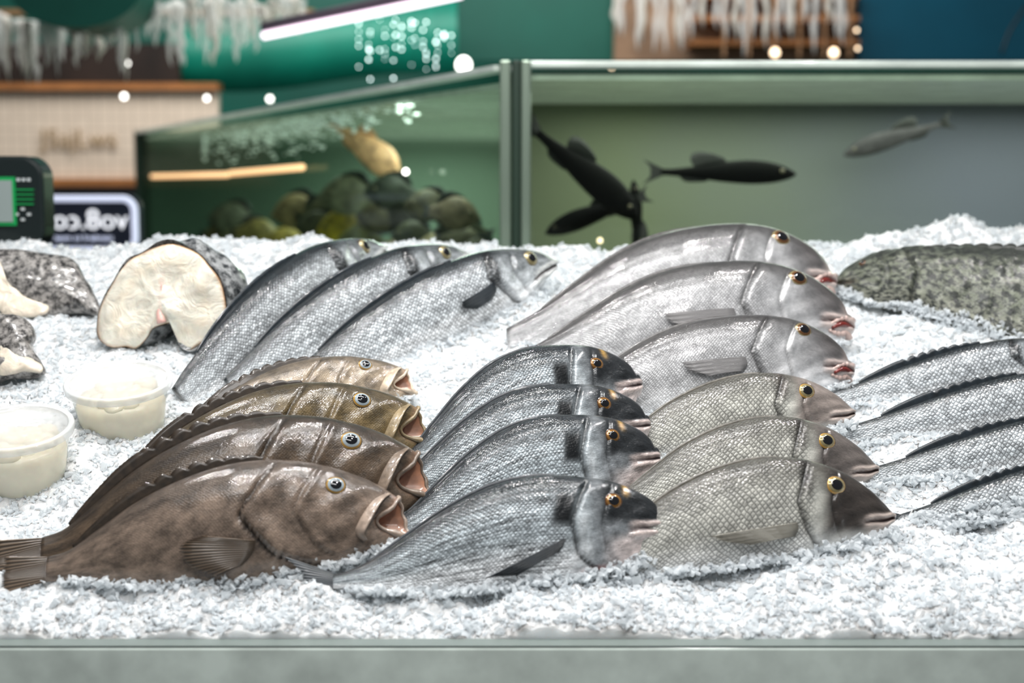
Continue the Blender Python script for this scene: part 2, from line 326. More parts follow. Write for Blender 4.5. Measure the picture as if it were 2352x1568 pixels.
    if sp=='grouper':
        nearf=np.clip(s,0,1)*np.exp(-((c_+.25)/.75)**2)
        sh=.085*Lg*nearf*np.clip(1-Am/.14,0,1)**1.2
        jg=.0008*LS*np.sin(th*9+1.2)*np.clip(1-A[:,None]/.03,0,1)
        P=P+tang[:,None,:]*(sh+jg)[...,None]
    if sp=='speckled':
        nzr=np.array([[noise.noise(Vector(P[i,j])*45)+.5*noise.noise(Vector(P[i,j])*110) for j in range(M)] for i in range(nr)])
        P=P+(P-Ca[:,None,:])*(.10*nzr)[...,None]
    if plane is None and pile:
        for q in range(0,nr,3):
            if .02<A[q]<.95: BELLY.append((Ba[q],nv,Ua[q],wa[q],Ha[q],pile))
    V=list(P.reshape(-1,3)); Fc=[]; FM=[]; UVf=[]; hm=hmax
    def fuv(i,j): return (A[i]*Lg, (-math.pi+2*math.pi*j/M)*hm)
    for i in range(nr-1):
        for j in range(M):
            j2=(j+1)%M
            Fc.append((i*M+j,(i+1)*M+j,(i+1)*M+j2,i*M+j2)); UVf.append([fuv(i,j),fuv(i+1,j),fuv(i+1,j+1),fuv(i,j+1)]); FM.append(0)
    col,msk=color_fn(sp,Am,c_+0*Am,var)
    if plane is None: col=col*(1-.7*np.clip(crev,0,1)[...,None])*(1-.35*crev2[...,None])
    if lipm is not None:
        col=mixc(col,LIPC.get(sp,(.5,.45,.4)),lipm*.85); col=mixc(col,srgb(70,28,24),lipd*.9); msk=msk*(1-lipm)
    cl=np.concatenate([col,msk[...,None]],-1).reshape(-1,4)
    def addring(R,colr,mi,prevbase):
        nonlocal cl
        b=len(V); V.extend(list(R)); cc=np.tile(np.array([0,0,0,0.]),(M,1)); cc[:,:3]=colr; cl=np.vstack([cl,cc])
        for j in range(M):
            j2=(j+1)%M; Fc.append((b+j,prevbase+j,prevbase+j2,b+j2)); UVf.append([(0,0)]*4); FM.append(mi)
        return b
    f0=-tang[0]
    if sp=='grouper':
        pb=0
        for k,(scl,dep) in enumerate([(.95,-.003),(.88,.002),(.80,.02),(.7,.05),(.5,.09),(.1,.11)]):
            R=Ca[0]+tang[0]*dep*Lg+(P[0]-Ca[0])*scl; pb=addring(R,srgb(165,105,82),1 if k>0 else 0,pb)
        Fc.append(tuple(pb+j for j in range(M))); UVf.append([(0,0)]*M); FM.append(1)
    else:
        pb=0; r0=Ha[0]*(.55 if sp=='bream' else .8)
        for k in range(1,6):
            an=k/6*math.pi/2
            R=Ca[0]+f0*r0*math.sin(an)+(P[0]-Ca[0])*math.cos(an); pb=addring(R,col[0],0,pb)
        Fc.append(tuple(pb+j for j in range(M))); UVf.append([(0,0)]*M); FM.append(0)
    e=(nr-1)*M; Fc.append(tuple(e+j for j in range(M))[::-1]); UVf.append([(Lg,0)]*M); FM.append(0)
    ob=mesh_obj(name,V,Fc,[mat or MB[sp],M_cav],True,label=label,category=cat,group=group)
    me=ob.data; me.polygons.foreach_set('material_index',FM)
    ca=me.color_attributes.new(name='Col',type='FLOAT_COLOR',domain='POINT'); ca.data.foreach_set('color',cl.astype(np.float32).ravel())
    ul=me.uv_layers.new(name='UVMap'); ul.data.foreach_set('uv',np.array([x for f in UVf for q in f for x in q],np.float32))
    def loc(q):
        p=PL(q); dv=p-Ca; al=np.einsum('ij,ij->i',dv,Ua); perp=np.linalg.norm(dv-al[:,None]*Ua,axis=1); i=int(np.argmin(perp)); return p,i,np.clip(al[i]/Ha[i],-1.2,1.2)
    def surf(q,lift=0):
        p,i,v=loc(q); vv=max(-1,min(1,v)); sn=math.sqrt(max(0,1-vv*vv)); l=(sn**.92)*(1+.1*vv)*wa[i] if abs(v)<1 else 0
        return Vector(p+nv*(l+lift)),i,v
    def S(a,thd,lift=0):
        i=int(np.argmin(abs(A-a))); t=math.radians(thd); sn,cn=math.sin(t),math.cos(t)
        l=math.copysign(abs(sn)**.92,sn)*(1+.1*cn)*wa[i]
        return Vector(Ca[i]+Ua[i]*Ha[i]*cn*(1+lift/max(Ha[i],.004))+nv*(l+math.copysign(lift,sn)*abs(sn)))
    pxm=Lg/abs(t_-n_)
    ep=X(tm['eye']); P0,i,v=surf(ep); er=tm['er']*scale*pxm
    P1,_,_=surf((ep[0],ep[1]-8)); P2,_,_=surf((ep[0]+8,ep[1])); P3,_,_=surf((ep[0],ep[1]+8)); P4,_,_=surf((ep[0]-8,ep[1]))
    nn=(P3-P1).cross(P4-P2).normalized()
    if nn.dot(n)<0: nn=-nn
    nn=(nn+n*.6).normalized()
    ax=Vector((1,0,0)); ax=(ax-nn*ax.dot(nn)).normalized(); ay=nn.cross(ax)
    EV=[];EF=[];EM=[]; rings=[(1.12,-.30),(1.08,.02),(1.03,.12),(.98,.13),(.93,.20),(.82,.30),(.66,.40),(.58,.44),(.46,.49),(.3,.53),(.12,.55)]
    em=[0,0,0,4,4,1,1,2,2,2]; sg=28
    for (r,hh) in rings:
        for k in range(sg):
            t=2*math.pi*k/sg; EV.append(P0+(ax*math.cos(t)*1.06+ay*math.sin(t)*.94)*r*er+nn*(hh-.12)*er)
    for q in range(len(rings)-1):
        for k in range(sg):
            EF.append((q*sg+k,q*sg+(k+1)%sg,(q+1)*sg+(k+1)%sg,(q+1)*sg+k)); EM.append(em[q])
    EF.append(tuple((len(rings)-1)*sg+k for k in range(sg))); EM.append(2)
    ic={'grouper':M_mist,'bream':M_amber,'emperor':M_iris,'sweetlips':M_irisb,'bass':M_iris,'speckled':M_irisb}.get(sp,M_iris)
    rc={'grouper':M_gold,'bream':M_irisb,'emperor':M_gold,'sweetlips':M_iris,'bass':M_iris}.get(sp,M_ring)
    eo=mesh_obj('eye',EV,EF,[M_ring,ic,M_pupil,M_ring,rc],True,ob); eo.data.polygons.foreach_set('material_index',EM)
    fm=FINM.get(sp,var.get('fin'))
    a0,a1=tm['dors']; base=[];tip=[]; ns=12 if tm.get('sp') else 9; per=8; nd=ns*per+1; sawk=.5 if tm.get('sp') else .12
    for k in range(nd):
        f=k/(nd-1); a=a0+(a1-a0)*f; i=min(nr-2,int(np.searchsorted(A,a))); i=max(1,i); w_=(a-A[i-1])/(A[i]-A[i-1]+1e-9); w_=min(1,max(0,w_))
        Tp_=Ta[i-1]*(1-w_)+Ta[i]*w_; U_=Ua[i]; t_v=tang[i]
        ph=(k%per)/per; saw=1-sawk*ph**2 if f<.62 else 1-.03*(k%2)
        hh=tm['dh']*LS*(math.sin(math.pi*min(1,.05+.93*f))**.6)*saw
        base.append(Tp_-U_*.004); tip.append(Tp_+U_*hh+t_v*hh*1.3)
    sheet('dorsal_fin',base,tip,DORS.get(sp,fm),ob,raw=True,nv=4,thick=.0004)
    tl=tm.get('tl',.15)*Lg; u=Ua[-1]; t=tang[-1]; hE=Ha[-1]; c=Ca[-1]
    spd=.10*Lg; kk=.6 if sp!='grouper' else 1.02
    if sp=='grouper': spd*=.25; tl*=.8
    if tailfin and sp!='sweetlips':
      sheet('tail_fin',[c+u*hE*.9-t*.006,c-t*.003,c-u*hE*.9-t*.006],[c+u*(hE+spd*.75)+t*tl,c+u*spd*.4+t*tl*(kk*.9+.1),c+t*tl*kk,c-u*spd*.4+t*tl*(kk*.9+.1),c-u*(hE+spd*.75)+t*tl],fm,ob,nu=61,nv=8,jag=.08,thick=.0010)
    PF={'grouper':([(592,1246),(590,1262),(578,1282),(560,1300)],[(470,1236),(425,1252),(424,1284),(452,1310),(505,1326)]),
        'bream':([(1292,1240),(1288,1256),(1278,1270)],[(1112,1332),(1140,1330),(1180,1326)]),
        'emperor':([(1815,1205),(1818,1220),(1812,1236)],[(1612,1238),(1650,1250),(1705,1256)]),
        'sweetlips':([(1695,828),(1700,845),(1692,860)],[(1550,842),(1565,858),(1610,872)]),
        'bass':([(1110,655),(1115,672),(1108,690)],[(1030,704),(1035,716),(1066,716)])}
    if sp in PF and plane is None and shape is None:
        bp,tp=PF[sp]
        sheet('pectoral_fin',[surf(X(q),.0008)[0] for q in bp],[surf(X(q),.006)[0] for q in tp],fm,ob,nu=41,nv=8,jag=.07,bow=.004,bowdir=n,thick=.0009)
    base=[];tip=[]
    for k in range(9):
        a=.66+.2*k/8; i=int(np.argmin(abs(A-a))); hh=.03*Lg*math.sin(math.pi*(k+1)/10)
        base.append(Ba[i]+Ua[i]*.004); tip.append(Ba[i]-Ua[i]*hh+tang[i]*hh)
    sheet('anal_fin',base,tip,fm,ob,nu=25,nv=4,thick=.001)
    if sp=='grouper':
        lm=plain('lip_skin',tuple(min(1,x*1.55+.06) for x in var['base']),.3,0,.8,noise_s=120,noise_a=.3,bump=.5)
        ringp=[Vector(P[0][j])+Vector(f0)*.001 for j in range(0,M,2)]
        tube('lip',ringp,[.0019*LS*(1+.2*math.sin(k*.9)+.7*(abs(k-len(ringp)/2)>len(ringp)*.36)) for k in range(len(ringp))],lm,ob,seg=8,closed=True)
        q=[(893,1134),(868,1152),(842,1188),(824,1224),(838,1244)]
        pts=catmull([np.array(surf(X(z),.001)[0]) for z in q],18)
        tube('jaw_bone',pts,[.0015+.0105*math.sin(math.pi*(.06+.88*k/17))**.8*(.30+.70*k/17) for k in range(18)],lm,ob,seg=14,flat=.25)
    if sp=='sweetlips':
        r=.0028*LS
        for nm,t0,t1,vo in(('upper_lip',104,72,.6),('lower_lip',114,128,-.85)):
            aa=np.linspace(.055,.0,8); pts=[S(a,t0+(t1-t0)*k/7,.0004) for k,a in enumerate(aa)]
            tipp=Vector(Ca[0]+f0*Ha[0]*.55+Ua[0]*Ha[0]*vo)
            oth=[S(a,-(t0+(t1-t0)*k/7),.0004) for k,a in enumerate(aa)][::-1]
            pts=catmull([np.array(p) for p in pts+[tipp]+oth],44)
            tube(nm,pts,[r*(.3+.7*math.sin(math.pi*k/43)**.5)*(1+.2*math.sin(k*1.3)) for k in range(44)],M_lip_p,ob,seg=8)
        c0=S(.02,100,-.003); c1=Vector(Ca[0]+f0*Ha[0]*.55-Ua[0]*Ha[0]*.1)
        tube('mouth',catmull([np.array(S(.05,112,-.002)),np.array(c0),np.array(c1)],10),[r*.5+r*.9*k/9 for k in range(10)],M_red,ob,seg=10)
    return ob,surf,S,X
GG='brown groupers laid in an overlapping row'
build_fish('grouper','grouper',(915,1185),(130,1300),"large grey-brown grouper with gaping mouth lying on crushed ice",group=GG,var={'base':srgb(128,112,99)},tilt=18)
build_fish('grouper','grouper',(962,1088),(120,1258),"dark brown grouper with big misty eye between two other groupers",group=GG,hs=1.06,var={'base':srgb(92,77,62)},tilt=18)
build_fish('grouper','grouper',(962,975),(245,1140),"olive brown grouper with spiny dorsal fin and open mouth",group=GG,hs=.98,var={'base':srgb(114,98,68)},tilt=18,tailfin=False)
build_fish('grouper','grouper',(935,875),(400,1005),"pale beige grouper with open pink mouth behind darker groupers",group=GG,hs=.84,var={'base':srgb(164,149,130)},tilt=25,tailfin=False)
BG='gilthead breams in an overlapping column'
build_fish('gilthead_bream','bream',(1520,1208),(765,1336),"silver gilthead bream with dark gill patch lying on ice",group=BG,tilt=20,var={'red':1})
build_fish('gilthead_bream','bream',(1505,1050),(870,1228),"silver gilthead bream with black gill patch and pink lips",group=BG,hs=1.15,tilt=20)
build_fish('gilthead_bream','bream',(1483,975),(860,1145),"striped silver gilthead bream tucked behind another bream",group=BG,hs=1.12,tilt=20)
build_fish('gilthead_bream','bream',(1463,882),(885,1090),"dark silver gilthead bream with brown eye at top of its column",group=BG,hs=1.25,tilt=20)
EG='golden emperor fish in an overlapping column'
build_fish('emperor_fish','emperor',(2050,1190),(1330,1330),"golden-scaled emperor fish with dark head resting on ice",group=EG,var={'head':srgb(64,58,54)},tilt=20)
build_fish('emperor_fish','emperor',(2013,1080),(1379,1203),"golden-beige emperor fish with net-like scales and pale head",group=EG,var={'head':srgb(108,101,97)},tilt=20)
build_fish('emperor_fish','emperor',(1960,950),(1365,1080),"pale yellowish emperor fish with pinkish head",group=EG,hs=.88,var={'head':srgb(142,132,126)},tilt=20)
SG='silver sweetlips fish in an overlapping column'
build_fish('sweetlips_fish','sweetlips',(1950,845),(1250,945),"silver-pink sweetlips fish with open red mouth",group=SG,tilt=22)
build_fish('sweetlips_fish','sweetlips',(1948,742),(1175,848),"large silver-mauve sweetlips fish between two others",group=SG,tilt=22,hs=1.04)
build_fish('sweetlips_fish','sweetlips',(1908,640),(1165,782),"silver-brown sweetlips fish at the top of the ice slope",group=SG,tilt=22,hs=1.04)
AG='whole sea bass with raised heads'
build_fish('sea_bass','bass',(882,572),(415,912),"silver sea bass with raised head on ice",group=AG,hs=1.26,tilt=12,yb=.7,lift=.012,tailfin=False)
build_fish('sea_bass','bass',(1073,590),(530,893),"silver sea bass between two other sea bass",group=AG,tilt=12,yb=.65,lift=.010,hs=1.12,tailfin=False)
build_fish('sea_bass','bass',(1275,607),(665,902),"silver sea bass with dark pectoral fin and parted jaws",group=AG,tilt=12,yb=.65,lift=.010,hs=1.08,tailfin=False)
RG='sea bass lying tail inward'
BS='bass_straight'
build_fish('sea_bass','bass',(2470,803),(1885,925),"silver sea bass with dark gill edge on ice",group=RG,tilt=20,yb=.6,hs=.95,shape=BS)
build_fish('sea_bass','bass',(2580,880),(1925,1005),"silver sea bass with dark spiny dorsal fin",group=RG,tilt=20,yb=.6,hs=.95,shape=BS)
build_fish('sea_bass','bass',(2620,978),(1985,1098),"silver sea bass partly sunk in crushed ice",group=RG,tilt=20,yb=.6,pile=2,hs=.95,lift=.006,shape=BS)
build_fish('sea_bass','bass',(2640,1070),(2050,1205),"silver sea bass mostly buried under crushed ice",group=RG,tilt=20,yb=.6,pile=3,hs=.95,lift=.006,shape=BS)
build_fish('speckled_grouper','speckled',(1915,660),(2550,700),"large dark speckled grouper lying on ice",tilt=35,yb=.5,pile=2,lift=.012)
# ---------------------------------------------------------------- ice
MOUNDS=[(.70,.97,.13,.05,.034),(-.36,.93,.09,.05,.008),(.42,.93,.10,.05,.010),(.95,.9,.2,.08,.02),(.62,.20,.12,.04,.014),(.50,.10,.20,.04,.008),(-.55,.95,.12,.06,.004),(.75,.45,.08,.05,.005),
 (.50,.285,.05,.022,.012),(.56,.20,.05,.03,.010),(-.05,.52,.06,.03,.014),(-.42,.13,.05,.03,.008),(.0,.68,.07,.06,.020)]
def ice_h(x,y):
    z=Z0-.007+SL*y+.006*(1-math.exp(-max(y,0)/.02))
    for mx,my,sx,sy,h in MOUNDS: z+=h*math.exp(-((x-mx)/sx)**2-((y-my)/sy)**2)
    z+=.012*(noise.noise(Vector((x*7,y*7,0))))+.012*noise.noise(Vector((x*18,y*18,3)))
    if y>.96: z-=(y-.96)*1.2
    return z
def fine_h(x,y): return .0055*noise.noise(Vector((x*50,y*50,5)))+.003*noise.noise(Vector((x*140,y*140,9)))
xs=np.linspace(-1.0,1.1,800); ys=np.linspace(0,1.08,420); V=[];Fc=[]
jit=rng.random((len(ys),len(xs),3))-.5
for j,y in enumerate(ys):
    for i,x in enumerate(xs):
        q=jit[j,i]
        V.append((x+q[0]*.0018,max(0,y+q[1]*.0018) if j else 0,ice_h(x,y)+fine_h(x,y)+q[2]*.0014))
nx=len(xs)
for j in range(len(ys)-1):
    for i in range(nx-1): Fc.append((j*nx+i,j*nx+i+1,(j+1)*nx+i+1)); Fc.append((j*nx+i,(j+1)*nx+i+1,(j+1)*nx+i))
b0=len(V)
for x in xs: V.append((x,0,.897))
for i in range(nx-1): Fc.append((b0+i,b0+i+1,i+1,i))
bed_n=len(Fc)
cube=np.array([(-1,-1,-1),(1,-1,-1),(1,1,-1),(-1,1,-1),(-1,-1,1),(1,-1,1),(1,1,1),(-1,1,1)],float)*.5
cf=[(0,3,2,1),(4,5,6,7),(0,1,5,4),(1,2,6,5),(2,3,7,6),(3,0,4,7)]
def chip(p,s):
    sc=np.array([s*(.8+rng.random()*1.1),s*(.7+rng.random()*.8),s*(.35+rng.random()*.5)])
    pts=(cube+rng.normal(0,.18,(8,3)))*sc
    q=rng.normal(size=4)*np.array([1.4,.8,.8,1.4]); q/=np.linalg.norm(q); w,a,b,c=q
    R=np.array([[1-2*(b*b+c*c),2*(a*b-c*w),2*(a*c+b*w)],[2*(a*b+c*w),1-2*(a*a+c*c),2*(b*c-a*w)],[2*(a*c-b*w),2*(b*c+a*w),1-2*(a*a+b*b)]])
    pts=pts@R.T+p
    b=len(V); V.extend(map(tuple,pts)); Fc.extend([tuple(b+i for i in f) for f in cf])
NCH=50000
for k in range(NCH):
    y=rng.random()**1.15*1.0; xm=.37*(y+1.25)+.06; x=(rng.random()*2-1)*xm
    dens=noise.noise(Vector((x*25,y*25,11)))
    s=(.0014+.0036*rng.random()**3)*(1+.3*y)*(1+.6*max(0,dens))
    chip(np.array([x,max(y,.004),ice_h(x,y)+fine_h(x,y)+s*.11]),s)
for (bp_,nn_,uu_,ww_,hh_,pl_) in BELLY:
    for k in range(int(18*pl_)):
        t=rng.random()**1.6
        f=t*(.08+.14*(pl_>1)+.25*(pl_>2))*rng.random()*1.3
        up=f*2*hh_; th=math.acos(max(-1,min(1,1-2*f))) if f<1 else 1.5
        out=math.sin(min(th,1.57))*ww_*1.02+.003+.02*rng.random()**2*(1-t)
        p=bp_+uu_*up+nn_*out+rng.normal(0,.004,3)*np.array([1.6,.3,.4])
        zz=ice_h(p[0],p[1])+fine_h(p[0],p[1])
        if p[2]<zz-.004: p[2]=zz+.001
        if p[2]-zz>.020+.012*(pl_>2): continue
        chip(p,.0016+.0036*rng.random()**2)
def ice_mat(name,trans):
    m,nt,p=new_mat(name); L=nt.links.new
    p.inputs['Base Color'].default_value=(.855,.88,.895,1); p.inputs['Roughness'].default_value=.17
    tc=N(nt,'ShaderNodeTexCoord'); nz=N(nt,'ShaderNodeTexNoise'); nz.inputs['Scale'].default_value=260; nz.inputs['Detail'].default_value=4
    L(tc.outputs['Object'],nz.inputs['Vector']); b=N(nt,'ShaderNodeBump'); b.inputs['Strength'].default_value=.45; b.inputs['Distance'].default_value=.002
    L(nz.outputs['Fac'],b.inputs['Height']); L(b.outputs[0],p.inputs['Normal'])
    if trans:
        tr=N(nt,'ShaderNodeBsdfTranslucent'); tr.inputs[0].default_value=(.91,.925,.935,1); tp=N(nt,'ShaderNodeBsdfTransparent'); tp.inputs[0].default_value=(.97,.98,.985,1)
        m1=N(nt,'ShaderNodeMixShader'); m1.inputs[0].default_value=.4; L(tr.outputs[0],m1.inputs[1]); L(tp.outputs[0],m1.inputs[2])
        mx=N(nt,'ShaderNodeMixShader'); mx.inputs[0].default_value=trans; L(p.outputs[0],mx.inputs[1]); L(m1.outputs[0],mx.inputs[2]); L(mx.outputs[0],nt.nodes['Material Output'].inputs[0])
    else:
        p.inputs['Subsurface Weight'].default_value=1; p.inputs['Subsurface Radius'].default_value=(.94,1,1.04); p.inputs['Subsurface Scale'].default_value=.022
    return m
ice=mesh_obj('crushed_ice',V,Fc,[ice_mat('ice_bed',0),ice_mat('ice_chips',.62)],False,label="sloping bed of white crushed ice on the display counter",category="ice",kind="stuff")
mi=np.ones(len(Fc),np.int32); mi[:bed_n]=0; ice.data.polygons.foreach_set('material_index',mi)
# ---------------------------------------------------------------- counter
M_ctr=plain('counter_front',srgb(236,247,239),.15,.0,.6,noise_s=22,noise_a=.16)
M_edge=plain('counter_edge',srgb(130,140,136),.4,.2)
ctr=empty('display_counter',label="pale frosty grey-green fish display counter holding the ice bed",category="counter")
box('counter_body',(-1.3,0,.0),(1.4,1.1,.895),M_ctr,ctr)
box('counter_lip',(-1.3,-.02,.0),(1.4,0.0,.899),M_ctr,ctr,bevel=.003)
box('counter_seam',(-1.3,-.0195,.8985),(1.4,0.001,.8998),M_edge,ctr)
# ---------------------------------------------------------------- fish steak & pieces
M_flesh,nt,p=new_mat('raw_flesh'); L=nt.links.new
at=N(nt,'ShaderNodeAttribute',attribute_name='Col'); tc=N(nt,'ShaderNodeTexCoord'); nz=N(nt,'ShaderNodeTexNoise'); nz.inputs['Scale'].default_value=40; nz.inputs['Detail'].default_value=7; nz.inputs['Distortion'].default_value=2
L(tc.outputs['Object'],nz.inputs['Vector']); mr=N(nt,'ShaderNodeMapRange'); mr.inputs['From Min'].default_value=.3; mr.inputs['From Max'].default_value=.7; mr.inputs['To Min'].default_value=.80; mr.inputs['To Max'].default_value=1.04
L(nz.outputs['Fac'],mr.inputs['Value']); mx=N(nt,'ShaderNodeMix',data_type='RGBA',blend_type='MULTIPLY'); mx.inputs[0].default_value=1
L(at.outputs['Color'],mx.inputs[6]); L(mr.outputs[0],mx.inputs[7]); L(mx.outputs[2],p.inputs['Base Color'])
p.inputs['Roughness'].default_value=.25; p.inputs['Coat Weight'].default_value=.7; p.inputs['Coat Roughness'].default_value=.08; p.inputs['Subsurface Weight'].default_value=.15; p.inputs['Subsurface Scale'].default_value=.006
bb=N(nt,'ShaderNodeBump'); bb.inputs['Strength'].default_value=.7; bb.inputs['Distance'].default_value=.004; L(nz.outputs['Fac'],bb.inputs['Height']); L(bb.outputs[0],p.inputs['Normal'])
def skin_mat(name,c1,c2,sc):
    m,nt,p=new_mat(name); L=nt.links.new
    tc=N(nt,'ShaderNodeTexCoord'); nz=N(nt,'ShaderNodeTexNoise'); nz.inputs['Scale'].default_value=sc; nz.inputs['Detail'].default_value=7; nz.inputs['Roughness'].default_value=.7
    L(tc.outputs['Object'],nz.inputs['Vector']); r=N(nt,'ShaderNodeMapRange',interpolation_type='SMOOTHSTEP'); r.inputs['From Min'].default_value=.38; r.inputs['From Max'].default_value=.64; L(nz.outputs['Fac'],r.inputs['Value'])
    mx=N(nt,'ShaderNodeMix',data_type='RGBA'); mx.inputs[6].default_value=(*c1,1); mx.inputs[7].default_value=(*c2,1); L(r.outputs[0],mx.inputs[0]); L(mx.outputs[2],p.inputs['Base Color'])
    p.inputs['Roughness'].default_value=.3; p.inputs['Coat Weight'].default_value=.9; p.inputs['Coat Roughness'].default_value=.1; b=N(nt,'ShaderNodeBump'); b.inputs['Strength'].default_value=.3; b.inputs['Distance'].default_value=.002
    L(nz.outputs['Fac'],b.inputs['Height']); L(b.outputs[0],p.inputs['Normal']); return m
M_skin=skin_mat('piece_skin',srgb(160,156,152),srgb(34,32,32),110); M_skin_d=skin_mat('steak_skin',srgb(160,162,162),srgb(30,34,38),80)
def icep(px,py,tilt,yaw=0):
    g=on_ice(px,py); t=math.radians(tilt); n=Vector((math.sin(math.radians(yaw)),-math.cos(t),math.sin(t))).normalized(); return g,n
def closed_outline(q,n):
    q=list(q); Q=q[-2:]+q+q[:3]; arr=np.array(Q,float); out=[]
    m=len(q)
    for t in np.linspace(0,m,n,endpoint=False):
        i=int(t); u=t-i; a,b,c,d=arr[i+1],arr[i+2],arr[i+3],arr[i+4]
        out.append(.5*((2*b)+(-a+c)*u+(2*a-5*b+4*c-d)*u*u+(-a+3*b-3*c+d)*u**3))
    return out
def dome(name,outl,plane,fb,bb_,mat,cen=None,seed=0,rough=.003,nn=96,off=0,colf=None,parent=None,**props):
    o,n=plane; pts=closed_outline(outl,nn); c=cen or tuple(np.mean(np.array(pts),0)); V=[];Fc=[];cols=[]
    K=[1,.97,.93,.87,.8,.72,.64,.55,.45,.34,.23,.13,.05]
    def ringv(k,b):
        for q in pts:
            p=hit(c[0]+(q[0]-c[0])*k,c[1]+(q[1]-c[1])*k,o,n)+n*(b*math.sqrt(max(0,1-k*k))+off)
            p=p+n*rough*(noise.noise(p*30+Vector((seed,0,0)))*2+.6*noise.noise(p*90+Vector((seed,3,0))))*(1 if k<1 else .3); V.append(p)
            cols.append(colf(k,q,c) if colf else (.8,.8,.8,1))
    for k in K: ringv(k,fb)
    for k in K[1:]: ringv(k,-bb_)
    nk=len(K)
    for r in range(nk-1):
        for j in range(nn): Fc.append((r*nn+j,r*nn+(j+1)%nn,(r+1)*nn+(j+1)%nn,(r+1)*nn+j))
    Fc.append(tuple((nk-1)*nn+j for j in range(nn)))
    for r in range(nk-1):
        a=0 if r==0 else (nk+r-1)*nn; b=(nk+r)*nn
        for j in range(nn): Fc.append((b+j,b+(j+1)%nn,a+(j+1)%nn,a+j))
    Fc.append(tuple((2*nk-2)*nn+j for j in range(nn))[::-1])
    ob=mesh_obj(name,V,Fc,[mat],True,parent,**props)
    ca=ob.data.color_attributes.new(name='Col',type='FLOAT_COLOR',domain='POINT'); ca.data.foreach_set('color',np.array(cols,np.float32).ravel())
    return ob
steak_o=[(398,560),(362,566),(330,580),(300,596),(280,618),(262,645),(240,685),(226,722),(224,768),(240,790),(262,799),(290,796),(312,800),(338,778),(352,756),(374,746),(395,742),(414,756),(428,766),(410,780),(414,794),(436,803),(462,788),(486,784),(508,762),(522,742),(520,705),(514,670),(500,632),(482,610),(462,588),(436,572)]
stp=icep(370,815,8,-6)
def steakcol(k,q,c):
    cream=np.array(srgb(240,236,222)); edge=np.array(srgb(200,158,118)); pink=np.array(srgb(220,176,164))
    t=ss(.95,1.0,np.array(k)); col=cream*(1-t)+edge*t
    ang=math.atan2(q[1]-c[1],q[0]-c[0])
    if k<.5 and abs(q[0]-c[0])*k<5: col=col*.75+pink*.25
    col=col*(1-.09*(.5+.5*math.sin(ang*16+k*9))*(k>.2)*np.array((.5,.9,1.1)))
    if .6<k<.75: col=col*np.array((1,.97,.94))
    return (*col,1)
o_,n_=stp; outp=[hit(q[0],q[1],o_,n_) for q in closed_outline(steak_o,96)]; cc=hit(375,690,o_,n_)
V=[];Fc=[]; ext=Vector((.046,.05,.008))
for r in range(13):
    k=r/12; sc=1.0+.02*math.sin(k*3)-.32*k*k
    for pnt in outp: V.append(cc+(pnt-cc)*sc*1.012+ext*k+Vector((0,0,1))*.008*noise.noise(pnt*25+Vector((k*3,0,0))))
for r in range(12):
    for j in range(96): Fc.append((r*96+j,r*96+(j+1)%96,(r+1)*96+(j+1)%96,(r+1)*96+j))
Fc.append(tuple(12*96+j for j in range(96))[::-1]); Fc.append(tuple(range(96)))
st=mesh_obj('fish_steak',V,Fc,[M_skin_d],True,label="thick cut fish steak with cream flesh and dark skin",category="fish steak")
dome('cut_flesh',steak_o,stp,.007,.004,M_flesh,cen=(375,690),off=.001,colf=steakcol,parent=st,label="cream flesh with pink spine")
M_bone=plain('bone_pink',srgb(228,186,176),.3,0,.6,noise_s=200)
bp=[hit(x,y,o_,n_)+n_*.008 for x,y in [(376,650),(375,680),(376,702),(372,718),(377,742)]]
tube('spine_bone',catmull([np.array(q) for q in bp],14),[.0007+.0058*(max(0,(k-5))/8)**.8 for k in range(14)],M_bone,st)
def skc(k,q,c): return (*srgb(120,114,108),1)
def flc(k,q,c): return (*(np.array(srgb(240,228,210))*(1-.2*k*k)),1)
pc1=icep(90,745,30)
pch=dome('fish_head_piece',[(-70,590),(0,574),(45,573),(90,580),(150,588),(178,606),(196,640),(210,660),(232,712),(222,724),(190,718),(140,722),(90,735),(30,735),(-70,720)],pc1,.018,.03,M_skin,colf=skc,rough=.003,label="dark mottled fish head piece with exposed flesh",category="fish piece")
dome('flesh',[(-60,600),(0,606),(16,628),(24,655),(50,676),(66,690),(92,702),(118,712),(116,728),(92,738),(50,738),(20,735),(0,720),(-60,715)],pc1,.006,.012,M_flesh,colf=flc,off=.014,rough=.003,parent=pch,label="pale folded flesh")
pc2=icep(30,885,30)
pch=dome('fish_tail_piece',[(-70,725),(10,720),(58,732),(82,765),(74,795),(98,835),(104,856),(70,868),(20,870),(-20,885),(-70,885)],pc2,.018,.02,M_skin,colf=skc,seed=4,rough=.003,label="small dark fish piece with pale cut flesh",category="fish piece")
dome('flesh',[(0,806),(20,800),(36,812),(60,816),(80,832),(102,846),(98,862),(60,862),(30,868),(0,866),(-10,840)],pc2,.005,.012,M_flesh,colf=flc,off=.012,rough=.003,parent=pch,label="pale cut flesh")
